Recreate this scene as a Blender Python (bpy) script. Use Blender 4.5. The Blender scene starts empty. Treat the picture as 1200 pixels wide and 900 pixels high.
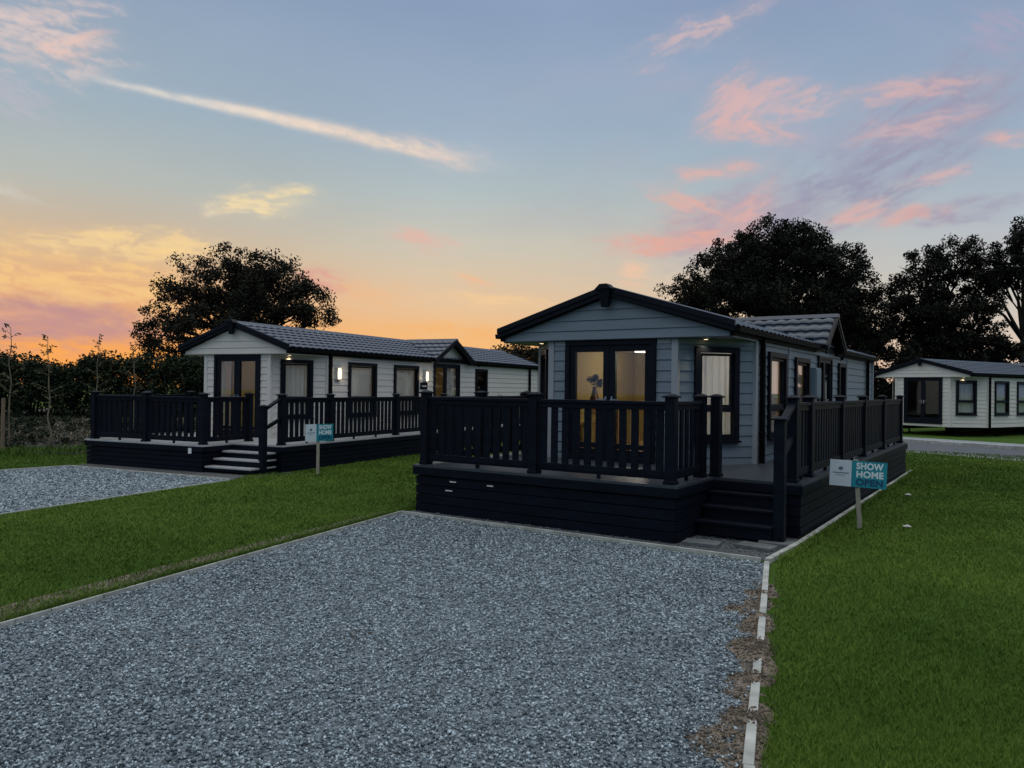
import bpy, bmesh, math, random
import numpy as np
from mathutils import Matrix, Vector
random.seed(7); rng = np.random.default_rng(11)
S = bpy.context.scene
COL = S.collection
R = math.radians

# ------------------------------------------------------------------ helpers
def lin(c):
    return tuple(((v/255)/12.92 if v/255 <= .04045 else ((v/255+.055)/1.055)**2.4) for v in c)

def new_mat(name):
    m = bpy.data.materials.new(name); m.use_nodes = True
    nt = m.node_tree; b = nt.nodes['Principled BSDF']
    return m, nt, b

def noise(nt, scale, detail=4, rough=.55, vec=None, mapping=None):
    n = nt.nodes.new('ShaderNodeTexNoise'); n.inputs['Scale'].default_value = scale
    n.inputs['Detail'].default_value = detail; n.inputs['Roughness'].default_value = rough
    if vec is None:
        tc = nt.nodes.new('ShaderNodeTexCoord'); vec = tc.outputs['Object']
    if mapping:
        mp = nt.nodes.new('ShaderNodeMapping'); mp.inputs['Scale'].default_value = mapping
        nt.links.new(vec, mp.inputs['Vector']); vec = mp.outputs['Vector']
    nt.links.new(vec, n.inputs['Vector'])
    return n

def ramp(nt, fac, stops):
    r = nt.nodes.new('ShaderNodeValToRGB'); cr = r.color_ramp
    while len(cr.elements) < len(stops): cr.elements.new(.5)
    for e, (p, c) in zip(cr.elements, stops):
        e.position = p; e.color = (*c, 1)
    nt.links.new(fac, r.inputs['Fac'])
    return r

def bump(nt, b, height, strength=.3, dist=.01):
    bp = nt.nodes.new('ShaderNodeBump'); bp.inputs['Strength'].default_value = strength
    bp.inputs['Distance'].default_value = dist
    nt.links.new(height, bp.inputs['Height']); nt.links.new(bp.outputs['Normal'], b.inputs['Normal'])

def mottled(name, col, var=.15, rough=.6, scale=3, grain=None, spec=.5, bmp=.15, rv=.08, metal=0, mapping=None):
    """a painted/solid surface with slight tone variation, grime and fine grain"""
    m, nt, b = new_mat(name)
    n = noise(nt, scale, 5, .6, mapping=mapping)
    lo = tuple(max(0, c*(1-var)) for c in col); hi = tuple(c*(1+var) for c in col)
    r = ramp(nt, n.outputs['Fac'], [(.3, lo), (.7, hi)])
    nt.links.new(r.outputs['Color'], b.inputs['Base Color'])
    rr = nt.nodes.new('ShaderNodeMapRange'); rr.inputs['To Min'].default_value = rough-rv; rr.inputs['To Max'].default_value = rough+rv
    nt.links.new(n.outputs['Fac'], rr.inputs['Value']); nt.links.new(rr.outputs['Result'], b.inputs['Roughness'])
    b.inputs['Specular IOR Level'].default_value = spec; b.inputs['Metallic'].default_value = metal
    if bmp:
        g = noise(nt, grain or 60, 3, .6, mapping=mapping)
        bump(nt, b, g.outputs['Fac'], bmp, .004)
    return m

def emit_mat(name, col, strength):
    m, nt, b = new_mat(name)
    b.inputs['Base Color'].default_value = (*col, 1)
    b.inputs['Emission Color'].default_value = (*col, 1); b.inputs['Emission Strength'].default_value = strength
    return m

M = {}
M['clad_blue'] = mottled('clad_blue', (.145, .182, .222), .10, .5, 2.2, 90, mapping=(.6, .6, 6), bmp=.25)
M['trim_blue'] = mottled('trim_blue', (.28, .30, .33), .08, .5, 3)
M['clad_grey'] = mottled('clad_grey', (.60, .555, .52), .07, .5, 2.2, 90, mapping=(.6, .6, 6), bmp=.25)
M['trim_grey'] = mottled('trim_grey', (.60, .57, .54), .06, .5, 3)
M['clad_cream'] = mottled('clad_cream', (.62, .58, .53), .06, .5, 2, 90, mapping=(.6, .6, 6))
M['anthracite'] = mottled('anthracite', (.0038, .0055, .011), .25, .46, 5, spec=.15)
M['gutter'] = mottled('gutter', (.003, .003, .004), .2, .6, 5, spec=.08)
M['decknavy'] = mottled('decknavy', (.0028, .0046, .0105), .35, .54, 2.5, 70, mapping=(1, 1, 4), rv=.08, spec=.12)
M['deckfloor_dark'] = mottled('deckfloor_dark', (.035, .042, .056), .25, .38, 4, 50, mapping=(8, 1, 1), rv=.1)
M['deckfloor_grey'] = mottled('deckfloor_grey', (.36, .365, .38), .18, .42, 4, 50, mapping=(8, 1, 1), rv=.1)
M['tile_grey'] = mottled('tile_grey', (.046, .056, .09), .2, .36, 6, 120, spec=.6)
M['tile_dark'] = mottled('tile_dark', (.018, .032, .058), .2, .3, 6, 120, spec=.6)
M['skirt'] = mottled('skirt', (.03, .03, .032), .2, .8)
M['ochre'] = mottled('ochre', (.33, .245, .085), .05, .8, 1)
M['ceiling'] = mottled('ceiling', (.7, .66, .58), .03, .8, 1)
M['wood'] = mottled('wood', (.36, .23, .11), .2, .4, 3, 40, mapping=(1, 8, 1))
M['timber'] = mottled('timber', (.34, .31, .25), .25, .8, 6, 60, mapping=(6, 6, 1), bmp=.4)
M['old_timber'] = mottled('old_timber', (.17, .125, .085), .3, .85, 6, 60, mapping=(6, 6, 1), bmp=.4)
M['kerb'] = mottled('kerb', (.38, .38, .36), .35, .85, 5, 80, bmp=.5)
M['slab'] = mottled('slab', (.10, .11, .115), .3, .85, 8, 60, bmp=.5)
M['white_plastic'] = mottled('white_plastic', (.7, .72, .74), .04, .4)
M['teal'] = mottled('teal', (.012, .25, .33), .05, .4)
M['sign_white'] = mottled('sign_white', (.62, .68, .76), .04, .45)
M['sign_navy'] = mottled('sign_navy', (.01, .06, .14), .05, .45)
M['sign_letter'] = mottled('sign_letter', (.72, .8, .84), .03, .45)
M['chrome'] = mottled('chrome', (.75, .75, .75), .05, .2, metal=1, bmp=0)
M['meter'] = mottled('meter', (.13, .18, .22), .1, .5)
M['bark'] = mottled('bark', (.022, .018, .014), .4, .95, 3, 20, bmp=.8)
M['birch'] = mottled('birch', (.16, .13, .09), .4, .9, 8, 20)
M['lamp_glow'] = emit_mat('lamp_glow', (1, .85, .58), 1.25)
M['soffit_glow'] = emit_mat('soffit_glow', (1, .82, .5), 2)
M['room_glow'] = emit_mat('room_glow', (1, .86, .66), 3.5)
M['vase'] = mottled('vase', (.12, .045, .02), .2, .35)
M['bouquet'] = mottled('bouquet', (.02, .035, .022), .4, .8)
M['petal'] = mottled('petal', (.42, .40, .36), .2, .7)
M['rattan'] = mottled('rattan', (.02, .02, .022), .3, .6)

def glass():
    m, nt, b = new_mat('glass'); nt.nodes.remove(b)
    out = nt.nodes['Material Output']
    t = nt.nodes.new('ShaderNodeBsdfTransparent'); t.inputs['Color'].default_value = (.95, .96, .96, 1)
    g = nt.nodes.new('ShaderNodeBsdfGlossy'); g.inputs['Roughness'].default_value = .02
    lw = nt.nodes.new('ShaderNodeLayerWeight'); pw = nt.nodes.new('ShaderNodeMath'); pw.operation = 'POWER'; pw.inputs[1].default_value = 4.2
    nt.links.new(lw.outputs['Facing'], pw.inputs[0]); f = nt.nodes.new('ShaderNodeMath'); f.operation = 'MULTIPLY_ADD'; f.inputs[1].default_value = .9; f.inputs[2].default_value = .085
    nt.links.new(pw.outputs[0], f.inputs[0])
    n = noise(nt, 1.3, 1)
    bp = nt.nodes.new('ShaderNodeBump'); bp.inputs['Strength'].default_value = .05; bp.inputs['Distance'].default_value = .02
    nt.links.new(n.outputs['Fac'], bp.inputs['Height']); nt.links.new(bp.outputs['Normal'], g.inputs['Normal'])
    mix = nt.nodes.new('ShaderNodeMixShader')
    nt.links.new(f.outputs[0], mix.inputs['Fac']); nt.links.new(t.outputs[0], mix.inputs[1]); nt.links.new(g.outputs[0], mix.inputs[2])
    nt.links.new(mix.outputs[0], out.inputs['Surface'])
    return m
M['glass'] = glass()

def curtain_mat():
    m, nt, b = new_mat('curtain'); nt.nodes.remove(b)
    out = nt.nodes['Material Output']
    d = nt.nodes.new('ShaderNodeBsdfDiffuse'); d.inputs['Color'].default_value = (.86, .86, .85, 1)
    t = nt.nodes.new('ShaderNodeBsdfTranslucent'); t.inputs['Color'].default_value = (.75, .73, .68, 1)
    mix = nt.nodes.new('ShaderNodeMixShader'); mix.inputs['Fac'].default_value = .38
    nt.links.new(d.outputs[0], mix.inputs[1]); nt.links.new(t.outputs[0], mix.inputs[2])
    nt.links.new(mix.outputs[0], out.inputs['Surface'])
    return m
M['curtain'] = curtain_mat()

def leaf_mat(name, lo, hi):
    m, nt, b = new_mat(name)
    a = nt.nodes.new('ShaderNodeAttribute'); a.attribute_name = 'tone'
    r = ramp(nt, a.outputs['Fac'], [(0, lo), (1, hi)])
    nt.links.new(r.outputs['Color'], b.inputs['Base Color']); b.inputs['Roughness'].default_value = .75
    b.inputs['Specular IOR Level'].default_value = .2
    return m
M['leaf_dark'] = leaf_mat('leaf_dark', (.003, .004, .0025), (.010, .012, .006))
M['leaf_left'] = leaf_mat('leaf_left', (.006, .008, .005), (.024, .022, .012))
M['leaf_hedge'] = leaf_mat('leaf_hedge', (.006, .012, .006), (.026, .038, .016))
M['leaf_sapling'] = leaf_mat('leaf_sapling', (.03, .04, .02), (.07, .06, .03))
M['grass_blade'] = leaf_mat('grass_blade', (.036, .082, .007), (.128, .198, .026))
M['dead_weed'] = leaf_mat('dead_weed', (.016, .013, .008), (.17, .14, .10))
M['stone_chip'] = leaf_mat('stone_chip', (.055, .075, .09), (.52, .61, .67))
M['stone_chip'].node_tree.nodes['Principled BSDF'].inputs['Roughness'].default_value = .55
M['clod'] = leaf_mat('clod', (.06, .047, .036), (.19, .155, .12))

class MB:
    """collects shapes, builds one mesh object"""
    def __init__(s): s.v = []; s.f = []; s.m = Matrix()
    def add(s, vs, fs):
        o = len(s.v)
        s.v += [tuple(s.m @ Vector(p)) for p in vs]; s.f += [tuple(o+i for i in f) for f in fs]
    def hexa(s, p):   # p: 4 bottom + 4 top
        s.add(p, [(3,2,1,0),(4,5,6,7),(0,1,5,4),(1,2,6,5),(2,3,7,6),(3,0,4,7)])
    def box(s, x0, x1, y0, y1, z0, z1):
        s.hexa([(x0,y0,z0),(x1,y0,z0),(x1,y1,z0),(x0,y1,z0),(x0,y0,z1),(x1,y0,z1),(x1,y1,z1),(x0,y1,z1)])
    def extr(s, poly, u0, u1, k=0):  # poly of (a,b) extruded along axis k (0: x, 1: y)
        n = len(poly)
        if k == 0: vs = [(u0,a,b) for a,b in poly]+[(u1,a,b) for a,b in poly]
        elif k == 1: vs = [(a,u0,b) for a,b in poly]+[(a,u1,b) for a,b in poly]
        else: vs = [(a,b,u0) for a,b in poly]+[(a,b,u1) for a,b in poly]
        s.add(vs, [tuple(range(n))[::-1], tuple(range(n,2*n))]+[(i,(i+1)%n,n+(i+1)%n,n+i) for i in range(n)])
    def bar(s, a, b, w, h, up=(0,0,1)):
        a = Vector(a); b = Vector(b); d = (b-a).normalized(); r = d.cross(Vector(up))
        if r.length < 1e-4: r = Vector((1,0,0))
        r.normalize(); u = r.cross(d)
        r = r*w/2; u = u*h/2
        s.hexa([a-r-u, a+r-u, b+r-u, b-r-u, a-r+u, a+r+u, b+r+u, b-r+u])
    def tube(s, pts, rad, n=8):
        o = []; P = [Vector(p) for p in pts]
        vs = []; 
        for i, p in enumerate(P):
            d = (P[min(i+1,len(P)-1)]-P[max(i-1,0)]).normalized()
            r = d.cross(Vector((.3,.2,1))); 
            if r.length < 1e-3: r = d.cross(Vector((1,0,0)))
            r.normalize(); u = d.cross(r)
            rr = rad[i] if hasattr(rad,'__len__') else rad
            for k in range(n):
                t = 2*math.pi*k/n; vs.append(tuple(p+r*math.cos(t)*rr+u*math.sin(t)*rr))
        fs = [(i*n+k, i*n+(k+1)%n, (i+1)*n+(k+1)%n, (i+1)*n+k) for i in range(len(P)-1) for k in range(n)]
        fs += [tuple(range(n))[::-1], tuple(range((len(P)-1)*n, len(P)*n))]
        s.add(vs, fs)
    def lathe(s, prof, c=(0,0), n=16):
        vs = [(c[0]+r*math.cos(2*math.pi*k/n), c[1]+r*math.sin(2*math.pi*k/n), z) for r,z in prof for k in range(n)]
        fs = [(i*n+k, i*n+(k+1)%n, (i+1)*n+(k+1)%n, (i+1)*n+k) for i in range(len(prof)-1) for k in range(n)]
        s.add(vs, fs+[tuple(range(n))[::-1], tuple(range((len(prof)-1)*n, len(prof)*n))])
    def build(s, name, mat, parent=None, bevel=0, smooth=False):
        me = bpy.data.meshes.new(name); me.from_pydata(s.v, [], s.f); me.update()
        bm = bmesh.new(); bm.from_mesh(me); bmesh.ops.recalc_face_normals(bm, faces=bm.faces); bm.to_mesh(me); bm.free()
        me.materials.append(mat)
        if smooth: me.polygons.foreach_set('use_smooth', [True]*len(me.polygons))
        o = bpy.data.objects.new(name, me); COL.objects.link(o)
        if parent: o.parent = parent
        if bevel:
            b = o.modifiers.new('bevel', 'BEVEL'); b.width = bevel; b.segments = 2; b.limit_method = 'ANGLE'; b.angle_limit = R(40)
        return o

def npmesh(name, V, F, mat, parent=None, tone=None, smooth=False):
    """V (n,3) array, F (m,k) index array, tone per face"""
    me = bpy.data.meshes.new(name)
    V = np.ascontiguousarray(V, dtype=np.float32); F = np.ascontiguousarray(F, dtype=np.int32)
    k = F.shape[1]
    me.vertices.add(len(V)); me.vertices.foreach_set('co', V.ravel())
    me.loops.add(F.size); me.loops.foreach_set('vertex_index', F.ravel())
    me.polygons.add(len(F)); me.polygons.foreach_set('loop_start', np.arange(0, F.size, k, dtype=np.int32))
    try: me.polygons.foreach_set('loop_total', np.full(len(F), k, dtype=np.int32))
    except Exception: pass
    me.update(calc_edges=True)
    if tone is not None:
        a = me.attributes.new('tone', 'FLOAT', 'FACE'); a.data.foreach_set('value', np.ascontiguousarray(tone, dtype=np.float32))
    if smooth: me.polygons.foreach_set('use_smooth', [True]*len(F))
    me.materials.append(mat)
    o = bpy.data.objects.new(name, me); COL.objects.link(o)
    if parent: o.parent = parent
    return o

def thing(name, label, cat, loc=(0,0,0), rz=0, group=None):
    o = bpy.data.objects.new(name, None); COL.objects.link(o); o.empty_display_size = .3
    o.location = loc; o.rotation_euler = (0, 0, rz); tag(o, label, cat, group); return o
def tag(o, label, cat, group=None):
    o['label'] = label; o['category'] = cat
    if group: o['group'] = group
    return o
def struct(o, kind='structure', label=None):
    o['kind'] = kind
    if label: o['label'] = label
    return o

# ------------------------------------------------------------------ lodge pieces
def frame(x0, y0, x1, y1):
    """local frame of a wall running from (x0,y0) to (x1,y1): u along, n outward (to the right of travel), z up"""
    d = Vector((x1-x0, y1-y0, 0)); L = d.length; d.normalize()
    n = Vector((d.y, -d.x, 0))
    m = Matrix(((d.x, n.x, 0, x0), (d.y, n.y, 0, y0), (0, 0, 1, 0), (0, 0, 0, 1)))
    return m, L

def siding(mb, fr, L, z0, z1, ops, bh, u0=0.0):
    """lap boards with holes for openings (ua,ub,za,zb)"""
    mb.m = fr
    us = sorted({u0, L} | {min(max(o[0],u0),L) for o in ops} | {min(max(o[1],u0),L) for o in ops})
    nb = max(1, round((z1-z0)/bh)); h = (z1-z0)/nb
    for a, b in zip(us[:-1], us[1:]):
        if b-a < 1e-4: continue
        mid = (a+b)/2
        holes = [(o[2], o[3]) for o in ops if o[0] < mid < o[1]]
        for i in range(nb):
            za, zb = z0+i*h, z0+(i+1)*h
            segs = [(za, zb)]
            for (ha, hb) in holes:
                ns = []
                for (sa, sb) in segs:
                    if hb <= sa or ha >= sb: ns.append((sa, sb)); continue
                    if ha > sa: ns.append((sa, ha))
                    if hb < sb: ns.append((hb, sb))
                segs = ns
            for (sa, sb) in segs:
                if sb-sa < .004: continue
                lap = .014 if abs(sa-za) < 1e-6 else .014*(zb-sa)/h
                top = .014*(zb-sb)/h
                mb.extr([(-.05, sa), (lap-.008, sa), (lap, sa+min(.01,(sb-sa)/2)), (top, sb), (-.05, sb)], a, b, 0)
    mb.m = Matrix()

def ring(mb, u0, u1, z0, z1, w, n0, n1):
    mb.box(u0, u0+w, n0, n1, z0, z1); mb.box(u1-w, u1, n0, n1, z0, z1)
    mb.box(u0+w, u1-w, n0, n1, z0, z0+w); mb.box(u0+w, u1-w, n0, n1, z1-w, z1)

def curtain(root, fr, u0, u1, z0, z1, seed=0, gap=None):
    """hanging pleated net curtain"""
    r = random.Random(seed); n = int((u1-u0)/.012)+2; zs = 8
    ph = [r.uniform(0, 6) for _ in range(4)]
    V = []; F = []
    for j in range(zs+1):
        z = z0+(z1-z0)*j/zs
        for i in range(n):
            u = u0+(u1-u0)*i/(n-1)
            a = .022*math.sin(u*55+ph[0]+.5*math.sin(u*9+ph[1]))+.009*math.sin(u*131+ph[2]+z*1.3)
            V.append(tuple(fr @ Vector((u, -.10+a*(.7+.3*(1-j/zs)), z))))
    for j in range(zs):
        for i in range(n-1): F.append((j*n+i, j*n+i+1, (j+1)*n+i+1, (j+1)*n+i))
    mb = MB(); mb.v = V; mb.f = F
    return mb.build('curtain', M['curtain'], root, smooth=True)

def window(root, fr, u0, u1, z0, z1, transom=None, cur=True, fw=.085, seed=0, mat='anthracite', curspan=None, trim=.025):
    mb = MB(); mb.m = fr
    ring(mb, u0-.01, u1+.01, z0-.01, z1+.01, fw, -.055, .03+trim)
    s = fw+.002
    if transom:
        mb.box(u0+s-.02, u1-s+.02, -.04, .025, transom-.035, transom+.035)
        ring(mb, u0+s, u1-s, transom+.036, z1-s, .035, -.03, .018)
    mb.box(u0-.03, u1+.03, .02, .085, z0-.045, z0-.012)
    w = mb.build('window', M[mat], root, bevel=.004)
    g = MB(); g.m = fr; g.box(u0+s-.02, u1-s+.02, -.022, -.012, z0+s-.02, z1-s+.02); g.build('pane', M['glass'], w)
    if cur:
        a, b = curspan or (u0+.04, u1-.04)
        curtain(w, fr, a, b, z0+.02, z1+.03, seed)
    return w

def patio_doors(root, fr, u0, u1, z0, z1, fw=.07, cur=None, seed=0, handle_side='both', split=.5, leaf=.085, solid_dark=False):
    mb = MB(); mb.m = fr
    ring(mb, u0-.01, u1+.01, z0-.01, z1+.01, fw, -.07, .045)
    d = mb.build('patio_door', M['anthracite'], root, bevel=.004)
    um = u0+(u1-u0)*split
    for a, b, side in ((u0+fw-.012, um-.002, 1), (um+.002, u1-fw+.012, -1)):
        lf = MB(); lf.m = fr; a1, b1 = a+.0, b
        ring(lf, a1, b1, z0+fw-.012, z1-fw+.012, leaf, -.045, .022)
        lf.box(a1+leaf, b1-leaf, -.04, .018, z0+fw+leaf, z0+fw+leaf+.08)
        l = lf.build('door_leaf', M['anthracite'], d, bevel=.004)
        g = MB(); g.m = fr; g.box(a1+leaf-.02, b1-leaf+.02, -.018, -.008, z0+fw+leaf+.05, z1-fw-leaf+.02); g.build('pane', M['glass'], d)
        if handle_side == 'both' or (handle_side == 'right' and side == -1):
            h = MB(); h.m = fr; e = b1-leaf*.5 if side == 1 else a1+leaf*.5
            zh = z0+.92
            h.box(e-.014, e+.014, .022, .032, zh-.11, zh+.05); h.box(e-.009, e+.009, .032, .062, zh-.01, zh+.012)
            if side == -1: h.box(e-.009, e+.12, .05, .066, zh-.01, zh+.012)
            else: h.box(e-.12, e+.009, .05, .066, zh-.01, zh+.012)
            h.build('handle', M['chrome'], d)
    if cur:
        for a, b in cur: curtain(d, fr, a, b, z0+.03, z1-.04, seed)
    return d

def roof_tiles(P0, ud, L, dd, SL, nrm, xmin=None, row=.27, wave=.23, amp=.026, du=.042):
    """pantile-effect sheet: P0 ridge start, ud ridge dir, dd downslope dir; xmin(d)->start u for row distance d"""
    P0 = np.array(P0, float); ud = np.array(ud, float); dd = np.array(dd, float); nrm = np.array(nrm, float)
    nr = max(1, round(SL/row)); rh = SL/nr; V = []; F = []; base = 0
    for i in range(nr):
        ds = [i*rh, i*rh+rh*.5, (i+1)*rh-.006, (i+1)*rh]
        hs = [.0, .009, .018, .0]
        n = int(L/du)+1
        us0 = np.linspace(0, L, n)
        for d_, h in zip(ds, hs):
            us = us0.copy()
            if xmin is not None: us = np.maximum(us, min(xmin(d_), L))
            w = np.abs(np.sin(us*math.pi/wave))**.7*amp
            pts = P0[None]+us[:, None]*ud[None]+d_*dd[None]+(h+w)[:, None]*nrm[None]
            V.append(pts)
        a = base+np.arange(n-1)
        for k in range(3):
            F.append(np.stack([a+k*n, a+k*n+1, a+(k+1)*n+1, a+(k+1)*n], 1))
        if i: F.append(np.stack([a-n, a-n+1, a+1, a], 1))
        base += 4*n
    return np.concatenate(V), np.concatenate(F)

def lodge(p):
    root = thing('holiday_lodge', p['label'], 'lodge', p['loc'], p['rz'], 'park lodges')
    hw, hf, y0, dy, L = p['hw'], p['hf'], p['y0'], p['dy'], p['L']
    zb, zs, zr = p['zb'], p['zs'], p['zr']          # wall bottom, soffit, ridge
    clad, trim, tile = M[p['clad']], M[p['trim']], M[p['tile']]
    bh = .158; ox = p.get('ox', .08); ze = zs+.15
    slope = (zr-.06-ze)/(hw+ox)
    # ---- walls
    front, Lf = frame(-hf, y0, hf, y0)
    fr_r, Lr = frame(hf, y0, hw, y0+dy)
    fr_l, Ll = frame(-hw, y0+dy, -hf, y0)
    side_r, Ls = frame(hw, y0+dy, hw, L)
    side_l, _ = frame(-hw, L, -hw, y0+dy)
    back, Lb = frame(hw, L, -hw, L)
    d0, d1 = p['doors']
    dz0, dz1 = p['door_z']
    rops, lops, sops = [], [], []
    fw0, fw1 = p['facet_win']; wz = p['win_z']
    rops.append((fw0, fw1, *wz)); lops.append((Ll-fw1, Ll-fw0, *wz))
    for w in p['side']:
        sops.append((w[1]-y0-dy, w[2]-y0-dy, w[3], w[4]))
    wall = MB()
    siding(wall, front, Lf, zb, zs, [(d0+hf, d1+hf, dz0, dz1)], bh)
    siding(wall, fr_r, Lr, zb, zs, rops, bh); siding(wall, fr_l, Ll, zb, zs, lops, bh)
    siding(wall, side_r, Ls, zb, zs+.1, sops, bh); siding(wall, side_l, Ls, zb, zs+.1, [], bh)
    siding(wall, back, Lb, zb, zs+.1, [], bh)
    wall.build('wall', clad, root)
    # corner trims, battens, head trims: one object each
    def trimbox(name, *bx, fr=None):
        t = MB(); t.m = fr or Matrix(); t.box(*bx); t.build(name, trim, root, bevel=.003)
    for x, y, s in ((hf, y0, 1), (-hf, y0, -1)):
        trimbox('corner_trim', x-.045 if s > 0 else x-.055, x+.055 if s > 0 else x+.045, y-.022, y+.07, zb, zs-.002)
    for x, s in ((hw, 1), (-hw, -1)):
        y = y0+dy
        trimbox('corner_trim', x-.055 if s > 0 else x-.026, x+.026 if s > 0 else x+.055, y-.045, y+.06, zb, zs-.002)
    for x, s in ((hw, 1), (-hw, -1)): trimbox('corner_trim', x-.05, x+.05, L-.05, L+.03, zb, zs+.1)
    for b in p.get('battens', []): trimbox('batten', hw-.01, hw+.024, b-.02, b+.02, zb, zs+.09)
    for fr_, LL in ((fr_r, Lr), (fr_l, Ll)): trimbox('head_trim', .06, LL-.05, -.01, .02, zs-.075, zs-.004, fr=fr_)
    trimbox('head_trim', .06, d0+hf-.02, -.01, .02, zs-.075, zs-.004, fr=front); trimbox('head_trim', d1+hf+.02, Lf-.06, -.01, .02, zs-.075, zs-.004, fr=front)
    if p.get('skirt'):
        s = MB(); s.box(-hw+.12, hw-.12, y0+dy+.02, L-.1, .0, zb-.01); s.box(-hf+.05, hf-.05, y0+.1, y0+dy, .0, zb-.01)
        s.build('skirt', M['skirt'], root)
    # ---- gable face (projects as a porch), soffit
    g = MB(); gy = .02; gx = hw+ox-.03
    nb = 0; z = zs; zap = zr-.16
    sl = (zap-(zs+.14))/gx
    hwz = lambda zz: gx if zz <= zs+.14 else max(0, (zap-zz)/sl)
    rows = [zs, zs+.14]
    while rows[-1]+.155 < zap: rows.append(rows[-1]+.155)
    rows.append(zap)
    for za, zb_ in zip(rows[:-1], rows[1:]):
        a, b = hwz(za+.001), hwz(zb_)
        b = max(b, .004)
        g.hexa([(-a, gy-.006, za), (a, gy-.006, za), (a, gy+.05, za), (-a, gy+.05, za), (-a, gy-.014, za+.01), (a, gy-.014, za+.01), (a, gy+.05, za+.01), (-a, gy+.05, za+.01)])
        g.hexa([(-a, gy-.014, za+.0101), (a, gy-.014, za+.0101), (a, gy+.05, za+.0101), (-a, gy+.05, za+.0101), (-b, gy, zb_), (b, gy, zb_), (b, gy+.05, zb_), (-b, gy+.05, zb_)])
    g.build('gable', clad, root)
    s = MB(); s.box(-gx+.01, gx-.01, gy+.052, y0+dy+.1, zs, zs+.03)
    s.build('soffit', trim, root)
    for x in (1, -1):
        s = MB(); s.box(min(x*(gx-.02), x*(gx+.012)), max(x*(gx-.02), x*(gx+.012)), gy+.0, y0+dy-.05, zs-.012, ze-.01); s.build('porch_beam', trim, root, bevel=.003)
    # ---- main roof
    SLv = Vector((hw+ox, 0, -(zr-.06-ze))); SL = SLv.length; sd = SLv.normalized()
    y_a, y_b = -.06, L+.12
    cg = p.get('cross')
    for sx in (1, -1):
        dd = (sd.x*sx, 0, sd.z); nr = (-sd.z*sx, 0, sd.x)
        V, F = roof_tiles((0, y_a, zr-.06), (0, 1, 0), y_b-y_a, dd, SL+.03, nr)
        if sx < 0: F = F[:, ::-1]
        r = npmesh('roof_slope', V, F, tile, root)
    rb = MB()
    for sx in (1, -1):
        a = Vector((0, 0, zr-.115)); b = a+Vector((sd.x*sx, 0, sd.z))*SL
        rb.hexa([(a.x, y_a+.02, a.z-.05), (b.x, y_a+.02, b.z-.05), (b.x, y_b-.02, b.z-.05), (a.x, y_b-.02, a.z-.05),
                 (a.x, y_a+.02, a.z+.045), (b.x, y_a+.02, b.z+.045), (b.x, y_b-.02, b.z+.045), (a.x, y_b-.02, a.z+.045)])
    rb.build('roof_deck', M['gutter'], root)
    rd = MB()
    rd.extr([(-.13, zr-.1), (-.05, zr-.012), (.05, zr-.012), (.13, zr-.1)], y_a-.02, y_b+.02, 1)
    rd.build('ridge_cap', tile, root, bevel=.01)
    # barge boards (two stepped layers)
    for ys, sgn in ((y_a, -1), (y_b, 1)):
        for sx in (1, -1):
            bb = MB()
            a = Vector((0, ys, zr-.035)); b = Vector((sx*(hw+ox+.03), ys, ze+.035))
            for t0, t1, yo, w in ((.03, -.055, -.035, .035), (-.055, -.125, -.015, .03)):
                ya, yb = ys+sgn*.0+yo*(-sgn), ys+sgn*0
                y1_, y2_ = min(ya, ya+w*-sgn), max(ya, ya+w*-sgn)
                y1_, y2_ = (ys-w if sgn < 0 else ys), (ys if sgn < 0 else ys+w)
                if t0 > 0 and sgn < 0: y1_ -= .018
                bb.hexa([(a.x, y1_, a.z+t1), (b.x, y1_, b.z+t1), (b.x, y2_, b.z+t1), (a.x, y2_, a.z+t1),
                         (a.x, y1_, a.z+t0), (b.x, y1_, b.z+t0), (b.x, y2_, b.z+t0), (a.x, y2_, a.z+t0)])
            bb.build('barge_board', M['anthracite'], root, bevel=.003)
    k = MB(); yk = y_a-.085
    k.hexa([(-.055, yk+.02, zr-.33), (.055, yk+.02, zr-.33), (.055, y_a, zr-.33), (-.055, y_a, zr-.33),
            (-.1, yk-.02, zr-.06), (.1, yk-.02, zr-.06), (.1, y_a, zr-.06), (-.1, y_a, zr-.06)])
    k.extr([(-.15, zr-.07), (-.06, zr+.012), (.06, zr+.012), (.15, zr-.07)], yk-.04, y_a+.03, 1)
    k.build('finial', M['anthracite'], root, bevel=.008)
    # gutters and fascia
    for sx in (1, -1):
        xe = sx*(hw+ox+.01)
        segs = [(y_a, y_b)]
        if cg and sx > 0: segs = [(y_a, cg[0]-cg[1]-.02), (cg[0]+cg[1]+.02, y_b)]
        for a, b in segs:
            gt = MB(); x1, x2 = sorted((xe, xe+sx*.09))
            gt.extr([(x1, ze-.02), (x1+.012, ze-.095), (x2-.012, ze-.095), (x2, ze-.02)], a, b, 1)
            x3, x4 = sorted((sx*(hw-.01), xe)); gt.box(x3, x4, a+.03, b-.03, ze-.14, ze-.0)
            gt.build('gutter', M['gutter'], root)
    for yp in p['pipes']:
        dp = MB(); xx = hw+.058
        dp.bar((xx, yp, zb-.0), (xx, yp, zs+.02), .075, .075, (0, 1, 0)); dp.bar((xx, yp, zs+.02), (hw+ox+.04, yp, ze-.09), .06, .06, (0, 1, 0))
        for zz in (zb+.5, zs-.25): dp.box(xx-.045, xx+.045, yp-.05, yp+.05, zz, zz+.03)
        dp.build('drainpipe', M['gutter'], root, bevel=.01)
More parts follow.
